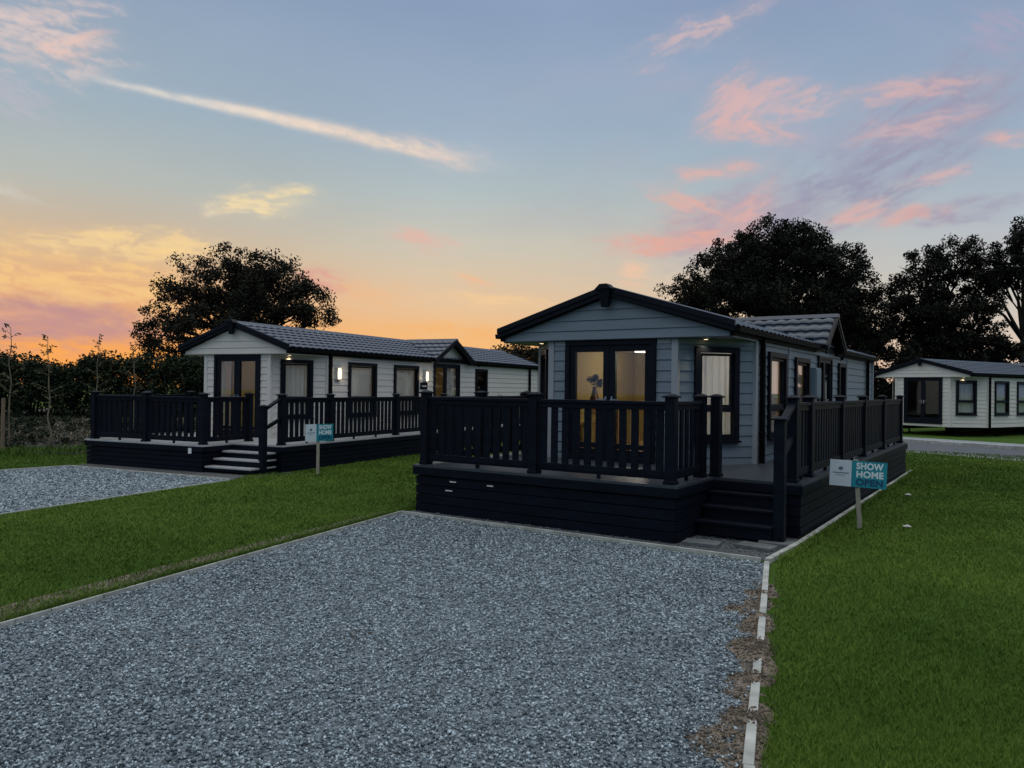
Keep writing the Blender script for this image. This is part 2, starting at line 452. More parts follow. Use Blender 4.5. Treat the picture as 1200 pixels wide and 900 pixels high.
    # ---- cross gable over the side door
    if cg:
        yc, cs = cg; xr = hw+ox+.14; zt = zr-.045; zE = ze-.02; s2 = (zt-zE)/cs
        s1 = slope
        for sy in (1, -1):
            Lc = math.hypot(cs, zt-zE); dd = (0, sy*cs/Lc, -(zt-zE)/Lc); nr = (0, sy*(zt-zE)/Lc, cs/Lc)
            V, F = roof_tiles((0, yc, zt), (1, 0, 0), xr, dd, Lc+.04, nr, xmin=lambda d_: max(0, d_*(zt-zE)/Lc/s1-.02))
            if sy > 0: F = F[:, ::-1]
            npmesh('roof_slope', V, F, tile, root)
            un = MB(); un.hexa([(hw-.05, yc, zt-.06), (xr-.01, yc, zt-.06), (xr-.01, yc+sy*(cs+.02), zE-.06), (hw-.05, yc+sy*(cs+.02), zE-.06),
                     (hw-.05, yc, zt-.01), (xr-.01, yc, zt-.01), (xr-.01, yc+sy*(cs+.02), zE-.01), (hw-.05, yc+sy*(cs+.02), zE-.01)])
            un.build('roof_deck', M['gutter'], root)
            bb = MB(); 
            for t0, t1, xo in ((.03, -.07, .05), (-.07, -.14, .032)):
                bb.hexa([(xr, yc, zt+t1), (xr+xo, yc, zt+t1), (xr+xo, yc+sy*(cs+.06), zE+t1-.02), (xr, yc+sy*(cs+.06), zE+t1-.02),
                         (xr, yc, zt+t0), (xr+xo, yc, zt+t0), (xr+xo, yc+sy*(cs+.06), zE+t0-.02), (xr, yc+sy*(cs+.06), zE+t0-.02)])
            bb.build('barge_board', M['anthracite'], root, bevel=.003)
        rc = MB(); rc.extr([(yc-.11, zt-.035), (yc-.04, zt+.045), (yc+.04, zt+.045), (yc+.11, zt-.035)], .05, xr+.06, 0)
        rc.build('ridge_cap', tile, root, bevel=.01)
        tg = MB(); zz = zs+.1
        while zz < zt-.1:
            z2 = min(zz+bh, zt-.06); a = min(cs, (zt-zz)/s2-.03); b = max(.005, min(cs, (zt-z2)/s2-.03))
            tg.hexa([(hw-.05, yc-a, zz), (hw+.014, yc-a, zz), (hw+.014, yc+a, zz), (hw-.05, yc+a, zz),
                     (hw-.05, yc-b, z2), (hw+.001, yc-b, z2), (hw+.001, yc+b, z2), (hw-.05, yc+b, z2)])
            zz = z2
        tg.build('gable', clad, root)
    # ---- joinery
    patio_doors(root, front, d0+hf, d1+hf, dz0, dz1, cur=p.get('door_cur'), seed=3, leaf=p.get('leaf', .085), fw=p.get('dfw', .07))
    tr = p.get('transom')
    window(root, fr_r, fw0, fw1, *wz, transom=tr, seed=5); window(root, fr_l, Ll-fw1, Ll-fw0, *wz, transom=tr, seed=6)
    for i, w in enumerate(p['side']):
        o0 = y0+dy
        if w[0] == 'door': patio_doors(root, side_r, w[1]-o0, w[2]-o0, w[3], w[4], fw=.06, cur=[(w[1]-o0+(w[2]-w[1])*.5, w[2]-o0-.05)], seed=9, handle_side='right', split=.45, leaf=.07)
        elif w[0] == 'small': window(root, side_r, w[1]-o0, w[2]-o0, w[3], w[4], cur=False, seed=i)
        else: window(root, side_r, w[1]-o0, w[2]-o0, w[3], w[4], transom=tr, seed=20+i)
    for (yy, zz) in p.get('vents', []):
        v = MB(); v.box(hw-.01, hw+.05, yy-.05, yy+.05, zz-.08, zz+.08)
        for q in range(4): v.box(hw+.05, hw+.06, yy-.04, yy+.04, zz-.07+q*.037, zz-.05+q*.037)
        v.build('vent', M['gutter'], root)
    for (yy, za, zc, w_) in p.get('boxes', []):
        v = MB(); v.box(hw-.01, hw+.11, yy-w_/2, yy+w_/2, za, zc); v.box(hw+.11, hw+.122, yy-w_/2+.03, yy+w_/2-.03, za+.03, zc-.03)
        v.build('meter_box', M['meter'], root, bevel=.006)
    for (yy, zz) in p.get('lamps', []):
        v = MB(); v.box(hw+.0, hw+.035, yy-.1, yy+.1, zz-.17, zz+.17); v.box(hw+.035, hw+.09, yy-.085, yy-.066, zz-.15, zz+.15)
        v.box(hw+.035, hw+.09, yy-.066, yy+.066, zz+.13, zz+.15); v.box(hw+.035, hw+.09, yy-.066, yy+.066, zz-.15, zz-.13)
        l = v.build('wall_lamp', M['trim_grey'], root, bevel=.004)
        gl = MB(); gl.box(hw+.036, hw+.085, yy-.064, yy+.07, zz-.128, zz+.128); gl.build('lamp_glass', M['lamp_glow'], l, bevel=.01)
        ld = bpy.data.lights.new('wall_lamp_light', 'POINT'); ld.energy = 1.6; ld.color = (1, .8, .5); ld.shadow_soft_size = .05
        lo = bpy.data.objects.new('wall_lamp_light', ld); COL.objects.link(lo); lo.parent = root; lo.location = (hw+.16, yy, zz)
    for (yy, zz, w_, h_) in p.get('plates', []):
        v = MB(); v.box(hw+.0, hw+.03, yy-w_/2, yy+w_/2, zz-h_/2, zz+h_/2); pl = v.build('name_plate', M['anthracite'], root, bevel=.004)
        v = MB(); v.box(hw+.031, hw+.034, yy-w_*.3, yy+w_*.32, zz-.02, zz+.012); v.build('engraving', M['trim_grey'], pl)
    # soffit downlights above the angled windows
    for sx in (1, -1):
        cx, cy = sx*(hf*.55+hw*.45-.02), y0+dy*.45-.2
        if not p.get('left_light', True) and sx < 0: continue
        d = MB(); d.m = Matrix.Translation((cx, cy, 0)); d.lathe([(.045, zs-.012), (.045, zs-.002)], n=16); dl = d.build('downlight', M['trim_grey'], root)
        e = MB(); e.m = Matrix.Translation((cx, cy, 0)); e.lathe([(.03, zs-.016), (.03, zs-.0125)], n=12); e.build('lamp_lens', M['soffit_glow'], dl)
        ld = bpy.data.lights.new('downlight_beam', 'SPOT'); ld.energy = p.get('spot', 2.2)*6; ld.color = (1, .8, .45); ld.spot_size = R(110); ld.spot_blend = .9; ld.shadow_soft_size = .03
        lo = bpy.data.objects.new('downlight_beam', ld); COL.objects.link(lo); lo.parent = root; lo.location = (cx, cy, zs-.03)
    # ---- rooms
    inn = MB(); zfl = dz0+.0
    inn.box(-hw+.06, hw-.06, y0+dy+.05, L-.08, zb+.0, zfl); inn.box(-hf+.05, hf-.05, y0+.08, y0+dy+.049, zb, zfl)
    inn.build('room_floor', M['wood'], root)
    inn = MB(); inn.box(-hw+.06, hw-.06, y0+.09, L-.08, zs+.035, zs+.06); inn.build('room_ceiling', M['ceiling'], root)
    inn = MB(); yb = p['room']; inn.box(-hw+.06, hw-.06, yb, yb+.06, zfl, zs+.03)
    inn.box(-hw+.058, -hw+.075, y0+dy+.06, yb-.003, zfl, zs+.03)
    inn.build('room_wall', M[p.get('roomcol', 'ochre')], root)
    for (lx, ly, en) in p.get('room_lights', []):
        e = MB(); e.m = Matrix.Translation((lx, ly, 0)); e.lathe([(.16, zs-.03), (.16, zs+.03)], n=20); e.build('ceiling_light', M['room_glow'], root)
        ld = bpy.data.lights.new('room_light', 'POINT'); ld.energy = en; ld.color = (1, .91, .78); ld.shadow_soft_size = .12
        lo = bpy.data.objects.new('room_light', ld); COL.objects.link(lo); lo.parent = root; lo.location = (lx, ly, zs-.16)
    if p.get('legs'):
        for (lx, ly) in p['legs']:
            c = MB(); c.bar((lx, ly, zb), (lx+.1, ly+.06, 0), .07, .07); c.box(lx, lx+.22, ly-.04, ly+.16, 0.0, .03); c.build('support_leg', M['gutter'], root)
        c = MB()
        for x in (-hw*.45, hw*.45): c.box(x-.05, x+.05, y0+.2, L-.1, zb-.15, zb-.003)
        for y in np.arange(2.5, L-1, 3.): c.box(-.2, .2, y-.2, y+.2, .0, zb-.002)
        c.build('chassis', M['gutter'], root)
    return root

# ------------------------------------------------------------------ decks
def deck(p):
    root = thing('decking', p['label'], 'decking', p['loc'], p['rz'], 'lodge decks')
    zd = p['zd']; nav = M['decknavy']
    xl, xm, xr = p['xl'], p['xm'], p['xr']       # left edge, step corner, right edge
    yf, ys, yt, ye, yw = p['yf'], p['ys'], p['yt'], p['ye'], p['yw']   # front, step front, step top, rear end, wall front
    xw = p['xw']
    cnt = [0]
    # floor boards running across (gaps as real grooves)
    fl = MB()
    def boards(x0, x1, y0, y1):
        y = y0
        while y < y1-.01:
            y2 = min(y+.14, y1); fl.box(x0, x1, y, y2-.005, zd-.03, zd); y = y2
    boards(xl-.04, xm+.04, yf-.04, yt-.0); boards(xl-.04, xr+.03, yt, yw); boards(xw, xr+.03, yw, ye)
    fl.build('deck_floor', M[p['floor']], root)
    # fascia lip + skirt boards
    sk = MB(); lip = MB()
    edges = [((xl, yf), (xm, yf)), ((xm, yf), (xm, yt)), ((xm, yt), (xr, yt)), ((xr, yt), (xr, ye)), ((xl, p['yleft']), (xl, yf)), ((xr, ye), (xw, ye))]
    for (a, b) in edges:
        fr, L = frame(*a, *b)
        lip.m = fr; lip.box(-.042, L+.042, .0, .04, zd-.14, zd-.031)
        n = 4; h = (zd-.15)/n
        sk.m = fr
        for i in range(n):
            o = random.uniform(-.003, .003)
            x = 0.0
            while x < L-.01:
                x2 = min(L, x+3.6) if L-x > 4.2 else L
                sk.box(x+.001, x2-.003, -.02+o, .012+o, i*h+.004, (i+1)*h-.008); x = x2
    sk.m = Matrix()
    # dark backing inside
    sk.box(xl+.06, xm-.06, yf+.06, yt-.05, .01, zd-.04); sk.box(xl+.06, xr-.06, yt+.05, yw-.05, .01, zd-.04); sk.box(xw+.3, xr-.06, yw, ye-.06, .01, zd-.04)
    sk.build('skirt_boards', nav, root, bevel=.003); lip.build('fascia_board', nav, root, bevel=.004)
    for (sx_, sz_, w_) in p.get('stickers', []):
        q = MB(); q.box(sx_-w_/2, sx_+w_/2, yf-.0185, yf-.0165, sz_-.008, sz_+.008); q.build('sticker', M['trim_grey'], root)
    # steps
    for (y_, z_) in p['steps']:
        st = MB(); st.box(xm+.02, p['xs'], y_-.02, yt+.02, z_-.035, z_); st.build('tread', M[p['tread']], root, bevel=.006)
        st = MB(); st.box(xm+.05, p['xs']-.01, y_+.01, yt+.0, .0 if z_ > .3 else .04, z_-.036); st.build('riser', nav, root)
    # posts
    def post(x, y, z0=None, z1=None, w=.12):
        z0 = zd if z0 is None else z0; z1 = zd+1.0 if z1 is None else z1
        q = MB(); q.box(x-w/2, x+w/2, y-w/2, y+w/2, z0, z1); q.box(x-w/2-.012, x+w/2+.012, y-w/2-.012, y+w/2+.012, z0, z0+.04)
        po = q.build('post', nav, root, bevel=.006)
        c = MB(); s = w/2+.025
        c.box(x-s, x+s, y-s, y+s, z1, z1+.02)
        c.hexa([(x-s+.01, y-s+.01, z1+.02), (x+s-.01, y-s+.01, z1+.02), (x+s-.01, y+s-.01, z1+.02), (x-s+.01, y+s-.01, z1+.02),
                (x-.02, y-.02, z1+.045), (x+.02, y-.02, z1+.045), (x+.02, y+.02, z1+.045), (x-.02, y+.02, z1+.045)])
        c.build('post_cap', nav, po, bevel=.004)
        return po
    def panel(a, b, indiv=True, w=.12):
        fr, L = frame(*a, *b); q = MB(); q.m = fr
        e = w/2
        q.box(e, L-e, -.05, .05, zd+.915, zd+.955); q.box(e, L-e, -.028, .028, zd+.85, zd+.917)
        pn = q.build('top_rail', nav, root, bevel=.004)
        q = MB(); q.m = fr
        q.box(e, L-e, -.03, .03, zd+.075, zd+.15); q.box(e, L-e, -.022, .022, zd+.05, zd+.077)
        for k in range(1, max(2, int(L/1.2)+1)):
            u = L*k/max(2, int(L/1.2)+1); q.box(u-.02, u+.02, -.02, .02, zd, zd+.052)
        q.build('bottom_rail', nav, root, bevel=.004)
        n = max(1, int((L-2*e)/.152)); st = (L-2*e)/n
        if indiv and cnt[0]+n <= 98:
            for k in range(n):
                u = e+st*(k+.5); bl = MB(); bl.m = fr; bl.box(u-.045, u+.045, -.013, .013, zd+.15, zd+.85); bl.build('baluster', nav, pn)
            cnt[0] += n
        else:
            bl = MB(); bl.m = fr
            for k in range(n):
                u = e+st*(k+.5); bl.box(u-.045, u+.045, -.013, .013, zd+.15, zd+.85)
            o = bl.build('baluster', nav, pn); o['kind'] = 'stuff'
    for pts, ind in p['runs']:
        for a, b in zip(pts[:-1], pts[1:]): panel(a, b, ind)
    done = set()
    for pts, ind in p['runs']:
        for a in pts:
            if a not in done: post(*a); done.add(a)
    for a in p.get('extra_posts', []): post(*a)
    # newel and sloping hand rails
    nx, ny, nz = p['newel']; px, py = p['newel_to']
    post(nx, ny, 0, nz)
    for za, zb_, w, h in ((nz-.04, zd+.93, .09, .045), (nz-.42, zd+.52, .05, .07)):
        q = MB(); q.bar((nx, ny+.06, za), (px, py-.06, zb_), w, h); q.build('handrail', nav, root, bevel=.006)
    if p.get('notice'):
        x, z, w, h = p['notice']; q = MB(); q.box(x-w/2, x+w/2, yf-.05, yf-.043, z-h/2, z+h/2); n_ = q.build('notice', M['white_plastic'], root)
    return root
# ------------------------------------------------------------------ world: dusk sky
SUN_AZ = -62.0      # degrees from +Y towards +X (the sunset is to the left of the view)
CLOUDS = [   # bearing, elevation, half length, half thickness, slant (all degrees), colour, opacity, raggedness
(-55.92,18.66,6.07,0.24,-4.1,(250, 236, 220),0.89,0.09),
(-50.70,18.23,4.29,0.36,-6.7,(252, 230, 208),0.95,0.12),
(-43.65,17.35,6.25,0.47,-8.7,(252, 226, 202),1.00,0.16),
(-39.25,16.76,3.10,0.80,-13.4,(240, 214, 200),0.53,0.42),
(-65.93,21.18,4.69,2.22,-0.9,(228, 205, 200),0.79,0.77),
(-63.80,20.63,2.18,0.84,21.0,(240, 200, 185),0.73,0.68),
(-66.68,17.56,2.54,1.34,-16.3,(190, 185, 200),0.47,0.77),
(-51.54,12.60,3.02,0.84,4.7,(254, 228, 172),1.37,0.51),
(-54.99,11.64,0.70,0.49,18.1,(245, 225, 185),0.84,0.51),
(-66.85,11.54,1.67,0.64,-21.7,(215, 210, 200),0.53,0.77),
(-60.28,8.97,6.01,1.04,2.4,(252, 216, 150),1.16,0.64),
(-62.99,6.25,6.74,1.98,-3.5,(252, 204, 130),1.16,0.68),
(-67.87,3.41,8.01,1.92,2.0,(180, 134, 142),1.68,0.09),
(-62.32,3.88,4.46,1.09,-6.5,(190, 138, 138),1.37,0.13),
(-67.13,4.12,2.76,0.33,0.1,(235, 170, 130),0.73,0.42),
(-64.29,1.85,6.60,0.83,1.9,(255, 166, 74),0.95,0.34),
(-40.42,10.50,2.39,0.73,-14.9,(245, 175, 150),0.95,0.51),
(-47.55,7.55,1.95,0.70,-12.1,(236, 128, 112),0.95,0.51),
(-44.06,6.74,3.13,0.91,-8.9,(248, 185, 130),0.58,0.59),
(-35.03,6.46,3.97,0.47,-5.3,(252, 208, 150),0.95,0.42),
(-36.63,7.84,1.54,0.56,-18.1,(250, 190, 145),0.73,0.59),
(-37.79,4.05,6.82,0.65,-2.3,(255, 180, 95),0.63,0.51),
(-19.99,24.52,4.52,0.85,20.7,(212, 176, 184),0.89,0.59),
(-15.46,12.31,6.92,2.12,17.2,(160, 156, 180),0.95,0.38),
(-7.67,15.77,7.67,2.54,26.7,(146, 148, 176),1.05,0.42),
(-6.43,16.81,5.43,2.08,11.6,(158, 158, 184),0.63,0.59),
(-18.00,19.71,2.71,1.33,39.0,(232, 170, 168),1.05,0.47),
(-16.08,20.20,2.67,0.87,10.3,(222, 172, 178),0.84,0.51),
(-16.55,17.65,2.83,0.67,-9.5,(238, 168, 162),1.05,0.38),
(-13.83,19.01,3.11,0.77,9.3,(224, 174, 178),0.89,0.51),
(-18.77,11.63,3.99,1.88,12.3,(176, 160, 176),0.95,0.34),
(-21.48,10.82,5.05,0.80,2.0,(246, 152, 130),1.42,0.26),
(-20.79,13.37,3.27,0.80,-13.7,(238, 164, 150),1.05,0.42),
(-16.85,12.65,2.27,0.74,38.9,(236, 160, 152),0.95,0.47),
(-18.91,15.40,2.76,0.51,0.5,(236, 166, 158),1.05,0.34),
(-6.37,19.21,3.78,0.63,-2.5,(222, 164, 168),0.89,0.55),
(-6.09,17.09,3.65,0.83,5.2,(214, 164, 172),0.84,0.51),
(-9.79,11.98,1.83,0.61,13.7,(236, 164, 156),1.05,0.38),
(-6.20,11.30,1.94,0.58,5.8,(242, 158, 142),1.16,0.34),
(-3.86,11.43,3.50,0.62,2.6,(158, 156, 180),0.95,0.34),
(-5.17,13.70,2.03,0.49,8.2,(222, 170, 172),0.89,0.51),
(-0.65,15.64,1.75,0.51,-5.6,(232, 166, 162),0.95,0.51),
(-0.89,21.84,2.64,1.66,-32.6,(178, 162, 188),0.53,0.77),
(-24.87,8.30,1.11,0.83,-11.9,(250, 200, 165),0.73,0.68),
(-1.75,8.59,3.69,1.35,-4.5,(190, 180, 190),0.37,0.68),
(-71.66,8.38,4.50,2.30,-12.3,(245, 210, 150),0.73,0.68),

]
_pr = np.random.default_rng(5); _pa = _pr.random((256, 256))*2*math.pi; _gx, _gy = np.cos(_pa), np.sin(_pa)
def perlin(x, y):
    xi = np.floor(x).astype(int); yi = np.floor(y).astype(int); fx = x-xi; fy = y-yi
    u = fx**3*(fx*(fx*6-15)+10); v = fy**3*(fy*(fy*6-15)+10)
    def g(i, j): a = (xi+i) % 256; b = (yi+j) % 256; return _gx[a, b]*(fx-i)+_gy[a, b]*(fy-j)
    return (g(0, 0)*(1-u)+g(1, 0)*u)*(1-v)+(g(0, 1)*(1-u)+g(1, 1)*u)*v
def pfbm(x, y, o=5, r=.55):
    s = 0; a = 1
    for k in range(o): s = s+a*perlin(x*2**k+k*17.3, y*2**k+k*9.1); a *= r
    return s*1.5
def sstep(x, a, b): t = np.clip((x-a)/(b-a), 0, 1); return t*t*(3-2*t)
def sky_pixels(W=4096, H=2048):
    az1 = 90-(.5-(np.arange(W)+.5)/W)*360; az1 = (az1+180) % 360-180
    el1 = ((np.arange(H)+.5)/H-.5)*180
    def grad(stops):
        e = [s[0] for s in stops]; c = np.array([lin(s[1]) for s in stops])
        return np.stack([np.interp(el1, e, c[:, k]) for k in range(3)], 1)[:, None, :]
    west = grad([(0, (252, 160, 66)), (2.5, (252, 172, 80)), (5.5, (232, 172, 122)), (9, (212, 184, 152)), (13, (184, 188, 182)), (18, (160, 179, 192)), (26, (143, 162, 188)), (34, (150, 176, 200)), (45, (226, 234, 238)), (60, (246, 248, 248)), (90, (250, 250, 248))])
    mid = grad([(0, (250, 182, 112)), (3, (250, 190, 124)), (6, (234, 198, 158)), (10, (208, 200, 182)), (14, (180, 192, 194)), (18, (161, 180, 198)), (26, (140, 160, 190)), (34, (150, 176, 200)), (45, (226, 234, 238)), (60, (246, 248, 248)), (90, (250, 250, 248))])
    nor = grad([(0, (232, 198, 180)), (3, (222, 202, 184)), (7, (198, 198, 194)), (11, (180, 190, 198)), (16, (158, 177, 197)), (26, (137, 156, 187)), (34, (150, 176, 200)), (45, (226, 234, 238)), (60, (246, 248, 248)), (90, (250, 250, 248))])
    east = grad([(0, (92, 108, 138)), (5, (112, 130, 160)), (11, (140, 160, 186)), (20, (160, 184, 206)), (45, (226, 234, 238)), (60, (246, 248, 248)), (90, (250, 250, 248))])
    a = az1[None, :, None]
    c = west+(mid-west)*sstep(a, -64, -36); c = c+(nor-c)*sstep(a, -36, 4)
    d = np.abs((a+40+180) % 360-180); c = c+(east-c)*sstep(d, 48, 88)
    c = np.broadcast_to(c, (H, W, 3)).copy()
    c *= (1+.42*sstep(el1, 33, 55))[:, None, None]  # overhead sky out of view, pale stops included, brightened as added fill light
    # work window
    ia = np.where((az1 > -125) & (az1 < 40))[0]; o = np.argsort(az1[ia]); ia = ia[o]; je = np.where((el1 > -1) & (el1 < 45))[0]
    A, E_ = np.meshgrid(az1[ia], el1[je]); sub = c[np.ix_(je, ia)]
    broad = pfbm(A*.11, E_*.3, 5)
    # thin high veil towards the right of the view
    veil = np.clip(broad+.15, 0, 1)*np.exp(-((A+18)/16)**2-((E_-17)/8)**2)*.35
    sub = sub+(np.array(lin((176, 170, 190)))-sub)*veil[..., None]
    sub = sub*(1+.035*pfbm(A*.05+9, E_*.12, 4))[..., None]
    for i, (az, el, la, lb, rot, rgb, st, wi) in enumerate(CLOUDS):
        ja = np.where(np.abs(az1[ia]-az)*math.cos(R(el)) < la*2+lb*2+1)[0]; jj = np.where(np.abs(el1[je]-el) < la*2*abs(math.sin(R(rot)))+lb*3.5+.6)[0]
        if not len(ja) or not len(jj): continue
        X, Y = A[np.ix_(jj, ja)], E_[np.ix_(jj, ja)]
        dx = (X-az)*math.cos(R(el)); dy = Y-el; cr, sr = math.cos(R(rot)), math.sin(R(rot))
        u = dx*cr+dy*sr; v = dy*cr-dx*sr; s = i*11.7
        w1 = pfbm(u*.16+s, v*.5+s, 4)*.8; w2 = pfbm(u*.5+s+50, v*1.2+s, 5)
        wk = .35 if wi < .2 else 1; vv = v+lb*(.75*w1*wk+.25*w2*wk); wk2 = 0 if False else 1; uu = u+la*(.10*w1+.12*w2)
        r_2 = np.abs(uu/la)**2.4+np.abs(vv/lb)**2; body = np.exp(-(r_2**1.35)*.95)
        tex = .5+.62*pfbm(u*.42+s+w1*.9, v*1.9+u*.25+s+w1, 6, .62)
        fine = .5+.6*pfbm(u*1.6+s, v*5+u*.8+s, 4, .6)
        m = body*((1-wi)+wi*sstep(tex+.45*(body-.45), .30, .80)*1.35)
        m = m*(.82+.36*(fine-.5)*(.4+wi)); m = np.clip(m*st*1.08, 0, 1)
        kq = .5 if (rgb[1] < 182 and rgb[0] > 200 and el > 5) else .12; rgb = tuple(a_*(1-kq)+b_*kq for a_, b_ in zip(rgb, (212, 194, 188))); col = np.array(lin(rgb)); base = sub[np.ix_(jj, ja)]
        lit = (col*.72+base*.28) + (col-base)*.42*(tex-.5)[..., None]
        sub[np.ix_(jj, ja)] = base+(lit-base)*m[..., None]
    c[np.ix_(je, ia)] = sub
    c = np.clip(c, 0, 4)
    img = bpy.data.images.new('dusk_sky', W, H, float_buffer=True); img.colorspace_settings.name = 'Linear Rec.709'
    px = np.ones((H, W, 4), np.float32); px[..., :3] = c; img.pixels.foreach_set(px.ravel()); img.update()
    try: img.pack()
    except Exception: pass
    return img
def build_world():
    w = bpy.data.worlds.new('World'); S.world = w; w.use_nodes = True
    nt = w.node_tree; N = nt.nodes; L = nt.links; out = N['World Output']; bg = N['Background']
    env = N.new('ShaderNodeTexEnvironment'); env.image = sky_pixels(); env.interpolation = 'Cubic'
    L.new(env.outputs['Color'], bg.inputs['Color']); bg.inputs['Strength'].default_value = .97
    # physical sky on top, sun just above the horizon
    sky = N.new('ShaderNodeTexSky'); sky.sky_type = 'NISHITA'; sky.sun_disc = False; sky.sun_elevation = R(1.5); sky.sun_rotation = R(SUN_AZ)
    bg2 = N.new('ShaderNodeBackground'); L.new(sky.outputs[0], bg2.inputs['Color']); bg2.inputs['Strength'].default_value = .002
    ad = N.new('ShaderNodeAddShader'); L.new(bg.outputs[0], ad.inputs[0]); L.new(bg2.outputs[0], ad.inputs[1]); L.new(ad.outputs[0], out.inputs['Surface'])
build_world()
sl = bpy.data.lights.new('low_sun', 'SUN'); sl.energy = .25; sl.angle = R(6); sl.color = (1, .62, .36)
so = bpy.data.objects.new('low_sun', sl); COL.objects.link(so)
d_ = Vector((math.sin(R(SUN_AZ))*math.cos(R(2.5)), math.cos(R(SUN_AZ))*math.cos(R(2.5)), math.sin(R(2.5))))
so.rotation_euler = d_.to_track_quat('Z', 'Y').to_euler(); so.location = (-20, 10, 15)

# ------------------------------------------------------------------ ground
def sheet(name, pts, z, mat, kind='structure', label=None):
    mb = MB(); mb.v = [(x, y, z) for x, y in pts]; mb.f = [tuple(range(len(pts)))]
    o = mb.build(name, mat); 
    if o.data.polygons[0].normal.z < 0: o.data.flip_normals()
    return struct(o, kind, label)
def grass_mat():
    m, nt, b = new_mat('lawn')
    n = noise(nt, .35, 6, .6); n2 = noise(nt, 9, 5, .7); n3 = noise(nt, 60, 4, .7)
    a = nt.nodes.new('ShaderNodeMath'); a.operation = 'MULTIPLY_ADD'; a.inputs[1].default_value = .45; nt.links.new(n2.outputs['Fac'], a.inputs[0])
    q = nt.nodes.new('ShaderNodeMath'); q.operation = 'MULTIPLY'; q.inputs[1].default_value = .4; nt.links.new(n.outputs['Fac'], q.inputs[0]); nt.links.new(q.outputs[0], a.inputs[2])
    a2 = nt.nodes.new('ShaderNodeMath'); a2.operation = 'MULTIPLY_ADD'; a2.inputs[1].default_value = .3; nt.links.new(n3.outputs['Fac'], a2.inputs[0]); nt.links.new(a.outputs[0], a2.inputs[2])
    r = ramp(nt, a2.outputs[0], [(.3, (.022, .055, .004)), (.55, (.045, .095, .008)), (.8, (.08, .14, .015))])
    nt.links.new(r.outputs['Color'], b.inputs['Base Color']); b.inputs['Roughness'].default_value = .9; b.inputs['Specular IOR Level'].default_value = .15
    bump(nt, b, n3.outputs['Fac'], .8, .03)
    return m
M['lawn'] = grass_mat()
def gravel_mat(name, lo, hi, sc=55):
    m, nt, b = new_mat(name)
    tc = nt.nodes.new('ShaderNodeTexCoord')
    v = nt.nodes.new('ShaderNodeTexVoronoi'); v.inputs['Scale'].default_value = sc; nt.links.new(tc.outputs['Object'], v.inputs['Vector'])
    s = nt.nodes.new('ShaderNodeSeparateColor'); nt.links.new(v.outputs['Color'], s.inputs[0])
    r = ramp(nt, s.outputs[0], [(0, lo), (1, hi)]); nt.links.new(r.outputs['Color'], b.inputs['Base Color'])
    b.inputs['Roughness'].default_value = .8
    inv = nt.nodes.new('ShaderNodeMath'); inv.operation = 'SUBTRACT'; inv.inputs[0].default_value = 1; nt.links.new(v.outputs['Distance'], inv.inputs[1])
    bump(nt, b, inv.outputs[0], .9, .012)
    return m
M['gravel_base'] = gravel_mat('gravel_base', (.05, .065, .08), (.22, .26, .30))
M['gravel_far'] = gravel_mat('gravel_far', (.12, .14, .16), (.34, .37, .40), 30)
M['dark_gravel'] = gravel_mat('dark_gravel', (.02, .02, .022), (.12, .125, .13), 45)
M['asphalt'] = mottled('asphalt', (.07, .075, .088), .2, .75, 2, 120, bmp=.4)
M['soil'] = mottled('soil', (.145, .115, .088), .5, .95, 9, 70, bmp=1)
M['bank_soil'] = mottled('bank_soil', (.018, .02, .011), .6, .95, 2.2, 20, bmp=.9)
M['verge'] = mottled('verge', (.19, .195, .19), .2, .9, 3, 60, bmp=.5)

sheet('ground', [(-400, -200), (400, -200), (400, 500), (-400, 500)], 0, M['lawn'], label='mown lawn around the lodges')
PAD = [(-4.7, -6), (.9, -5), (-1.09, 3.6), (-2.22, 8.0), (-7.18, 8.05), (-6.05, 2.57)]
sheet('gravel_pad', PAD, .004, M['gravel_base'], label='grey gravel parking pad in front of the blue lodge')
th = R(8.7)
LPAD = [(-10.0, -3.0), (-11.29, 4.78), (-12.15, 8.91), (-16.55, 8.3), (-17.0, 4.0), (-18.0, -3.0)]
LPAD = [(-9.7, -3.0), (-12.15, 8.86), (-16.55, 8.36), (-16.7, -3.0)]
LPAD = [(-10.05, -3.0), (-11.29, 4.78), (-12.15, 8.91), (-16.55, 8.32), (-16.75, 6.0), (-17.6, -3.0)]
sheet('gravel_pad', LPAD, .004, M['gravel_base'], label='grey gravel parking pad in front of the left lodge')
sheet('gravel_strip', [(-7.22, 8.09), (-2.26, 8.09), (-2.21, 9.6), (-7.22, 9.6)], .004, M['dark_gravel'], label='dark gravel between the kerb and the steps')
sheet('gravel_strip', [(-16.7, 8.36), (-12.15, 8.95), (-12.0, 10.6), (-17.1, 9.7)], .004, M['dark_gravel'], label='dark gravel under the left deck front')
ax = np.array([-1.15, 4.0])
# road with kerb at the far side and pale verge
rd = Vector((3.55, -1.6, 0)).normalized(); k0 = Vector((-3.66, 30.6, 0)); nr_ = Vector((-rd.y, rd.x, 0))
def strip(name, o0, o1, z, mat, label, z2=None, a=-60, b=45):
    P = [k0+rd*a+nr_*o0, k0+rd*b+nr_*o0, k0+rd*b+nr_*o1, k0+rd*a+nr_*o1]
    return sheet(name, [(p.x, p.y) for p in P], z, mat, label=label)
strip('road', -3.6, 0, .008, M['asphalt'], 'narrow asphalt lane in front of the far lodge')
strip('verge', -4.3, -3.6, .004, M['verge'], 'pale gravel verge beside the lane')
strip('gravel_pad', .1, 3.2, .004, M['gravel_far'], 'pale gravel apron in front of the far lodge')
mb = MB(); mb.bar(k0-rd*60+nr_*.05+Vector((0,0,.06)), k0+rd*45+nr_*.05+Vector((0,0,.06)), .12, .12); struct(mb.build('kerb', M['kerb'], bevel=.01), label='pale kerb along the lane')
